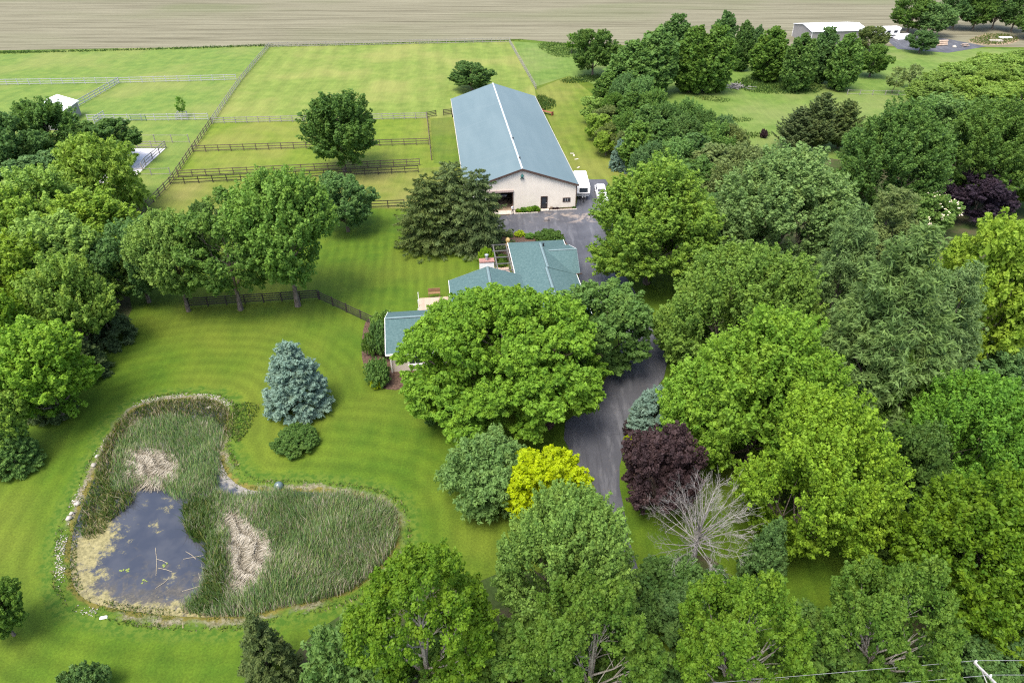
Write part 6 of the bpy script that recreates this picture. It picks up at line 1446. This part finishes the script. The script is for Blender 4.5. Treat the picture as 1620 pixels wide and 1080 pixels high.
for i in range(6):
    x_, y_, h_, r_ = [(18.41, 152.32, 5.78, 3.49), (20.42, 145.55, 5.86, 3.49), (17.87, 141.56, 5.53, 3.02), (20.45, 134.80, 5.79, 3.66), (18.74, 132.66, 4.81, 2.75), (22.17, 130.58, 5.47, 3.08) ][i]
    plant("thicket_tree", "round%d" % (i % 2), "olive" if i % 2 else "willow", x_, y_, h_, r_, "yellow-green crown on the thicket's side facing the barn", "tree", YT)
plant("slim_tree", "column", "deep", 34.85, 148.03, 6.12, 1.23, "slim upright tree poking out of the thicket")
plant("blue_spruce", "bluespruce", "blue", 20.36, 125.27, 5.68, 1.91, "blue spruce left of its twin beyond the trailer")
plant("blue_spruce", "bluespruce", "blue", 22.50, 123.99, 4.70, 1.78, "blue spruce right of its twin beyond the trailer")
plant("under_spruce", "bluespruce", "blue", 29.40, 91.31, 3.22, 0.94, "tiny blue spruce in the shade right of the yard maple")
plant("under_tree", "round0", "deep", 27.41, 85.96, 9.17, 4.86, "dark tree in the shade between yard maple and poplar")

# --- bare dead tree
def dead_tree(x, y, h, r):
    root = tag(empty("dead_tree", (x, y, 0)), "bare grey leafless tree beside the purple maple", "tree")
    rnd = random.Random(5); tb = MB(); bb = MB()
    tb.tube([(0, 0, -.1), (.06, 0, h * .15), (-.03, .06, h * .33), (.05, .0, h * .55)], [.25, .20, .14, .06], 8); tb.build("trunk", M["bark_dead"], root)
    def bez(p0, p1, p2, n_):
        return [p0 * (1 - t) ** 2 + p1 * 2 * t * (1 - t) + p2 * t * t for t in [i / n_ for i in range(n_ + 1)]]
    def twig(p, d, ln, rad, lvl):
        e = p + d * ln; m = p + d * ln * .5 + Vector((rnd.gauss(0, .1), rnd.gauss(0, .1), rnd.gauss(.02, .1))) * ln
        bb.tube(bez(p, m, e, 3), [rad, rad * .75, rad * .5, rad * .3], 3, False)
        if lvl > 0:
            for k in range(4 if lvl == 2 else 3):
                t = rnd.uniform(.25, .95); q = p + (e - p) * t; dd = (d + Vector((rnd.gauss(0, .5), rnd.gauss(0, .5), rnd.gauss(.15, .4)))).normalized()
                twig(q, dd, ln * rnd.uniform(.4, .65), rad * .6, lvl - 1)
    n_ = 46
    for k in range(n_):
        u = (k + .5) / n_; zz = 1 - 1.12 * u; a = k * 2.39996 + rnd.uniform(-.2, .2); s_ = math.sqrt(max(0.02, 1 - zz * zz)) if zz > 0 else 1.0
        tgt = Vector((math.cos(a) * r * s_ * rnd.uniform(.72, 1.0), math.sin(a) * r * s_ * rnd.uniform(.72, 1.0), h * .42 + zz * h * .52 * rnd.uniform(.85, 1.05)))
        p0 = Vector((0, 0, h * (.10 + .42 * max(0, min(1, .5 + zz * .5)) * rnd.uniform(.6, 1.0)))); p1 = Vector((tgt.x * .45 + rnd.gauss(0, .25), tgt.y * .45 + rnd.gauss(0, .25), p0.z + (tgt.z - p0.z) * rnd.uniform(.35, .8)))
        pts = bez(p0, p1, tgt, 7); bb.tube(pts, [.044 * (1 - i / 7.6) + .005 for i in range(8)], 5, False)
        for i in (3, 4, 5, 6, 6, 7, 7):
            d = (pts[i] - pts[i - 1]).normalized(); dd = (d + Vector((rnd.gauss(0, .5), rnd.gauss(0, .5), rnd.gauss(.1, .35)))).normalized()
            twig(pts[i], dd, r * rnd.uniform(.16, .34), .014, 2 if i < 7 else 1)
    bb.build("branches", M["bark_dead"], root)
    return root
dead_tree(15.23, 36.13, 9.56, 4.31)

# --- blossom dotted over the flowering tree
for i in range(1):
    x_, y_, h_, r_ = 64.57, 97.60, 7.06, 4.50
    rg = np.random.default_rng(44); nb = 46
    d = fib(rg, nb * 2, .3); d = d[(d[:, 2] > -.1)][:nb]
    c = np.array([x_, y_, h_ * .55]) + d * np.array([r_ * .95, r_ * .95, h_ * .45]); V = []
    for q in c:
        k = 7; pp = q + rg.normal(size=(k, 3)) * .16; vv, ff = leaf_quads(pp, dirs(rg, k), unit(dirs(rg, k) + np.array([0, 0, 1.2])), np.full(k, .22), np.full(k, .2)); V.append(vv)
    V = np.concatenate(V); M["petal"] = plain("cream_petal", (.78, .70, .50), .7, .1)
    root = [o for o in COL.objects if o.name.startswith("flowering_tree")][0]
    o = mesh_obj("blossom", mesh_np("blossom", V - np.array([x_, y_, 0]), np.arange(len(V)).reshape(-1, 4), None, M["petal"]), root); o.rotation_euler = (0, 0, -root.rotation_euler.z)
    o["kind"] = "stuff"
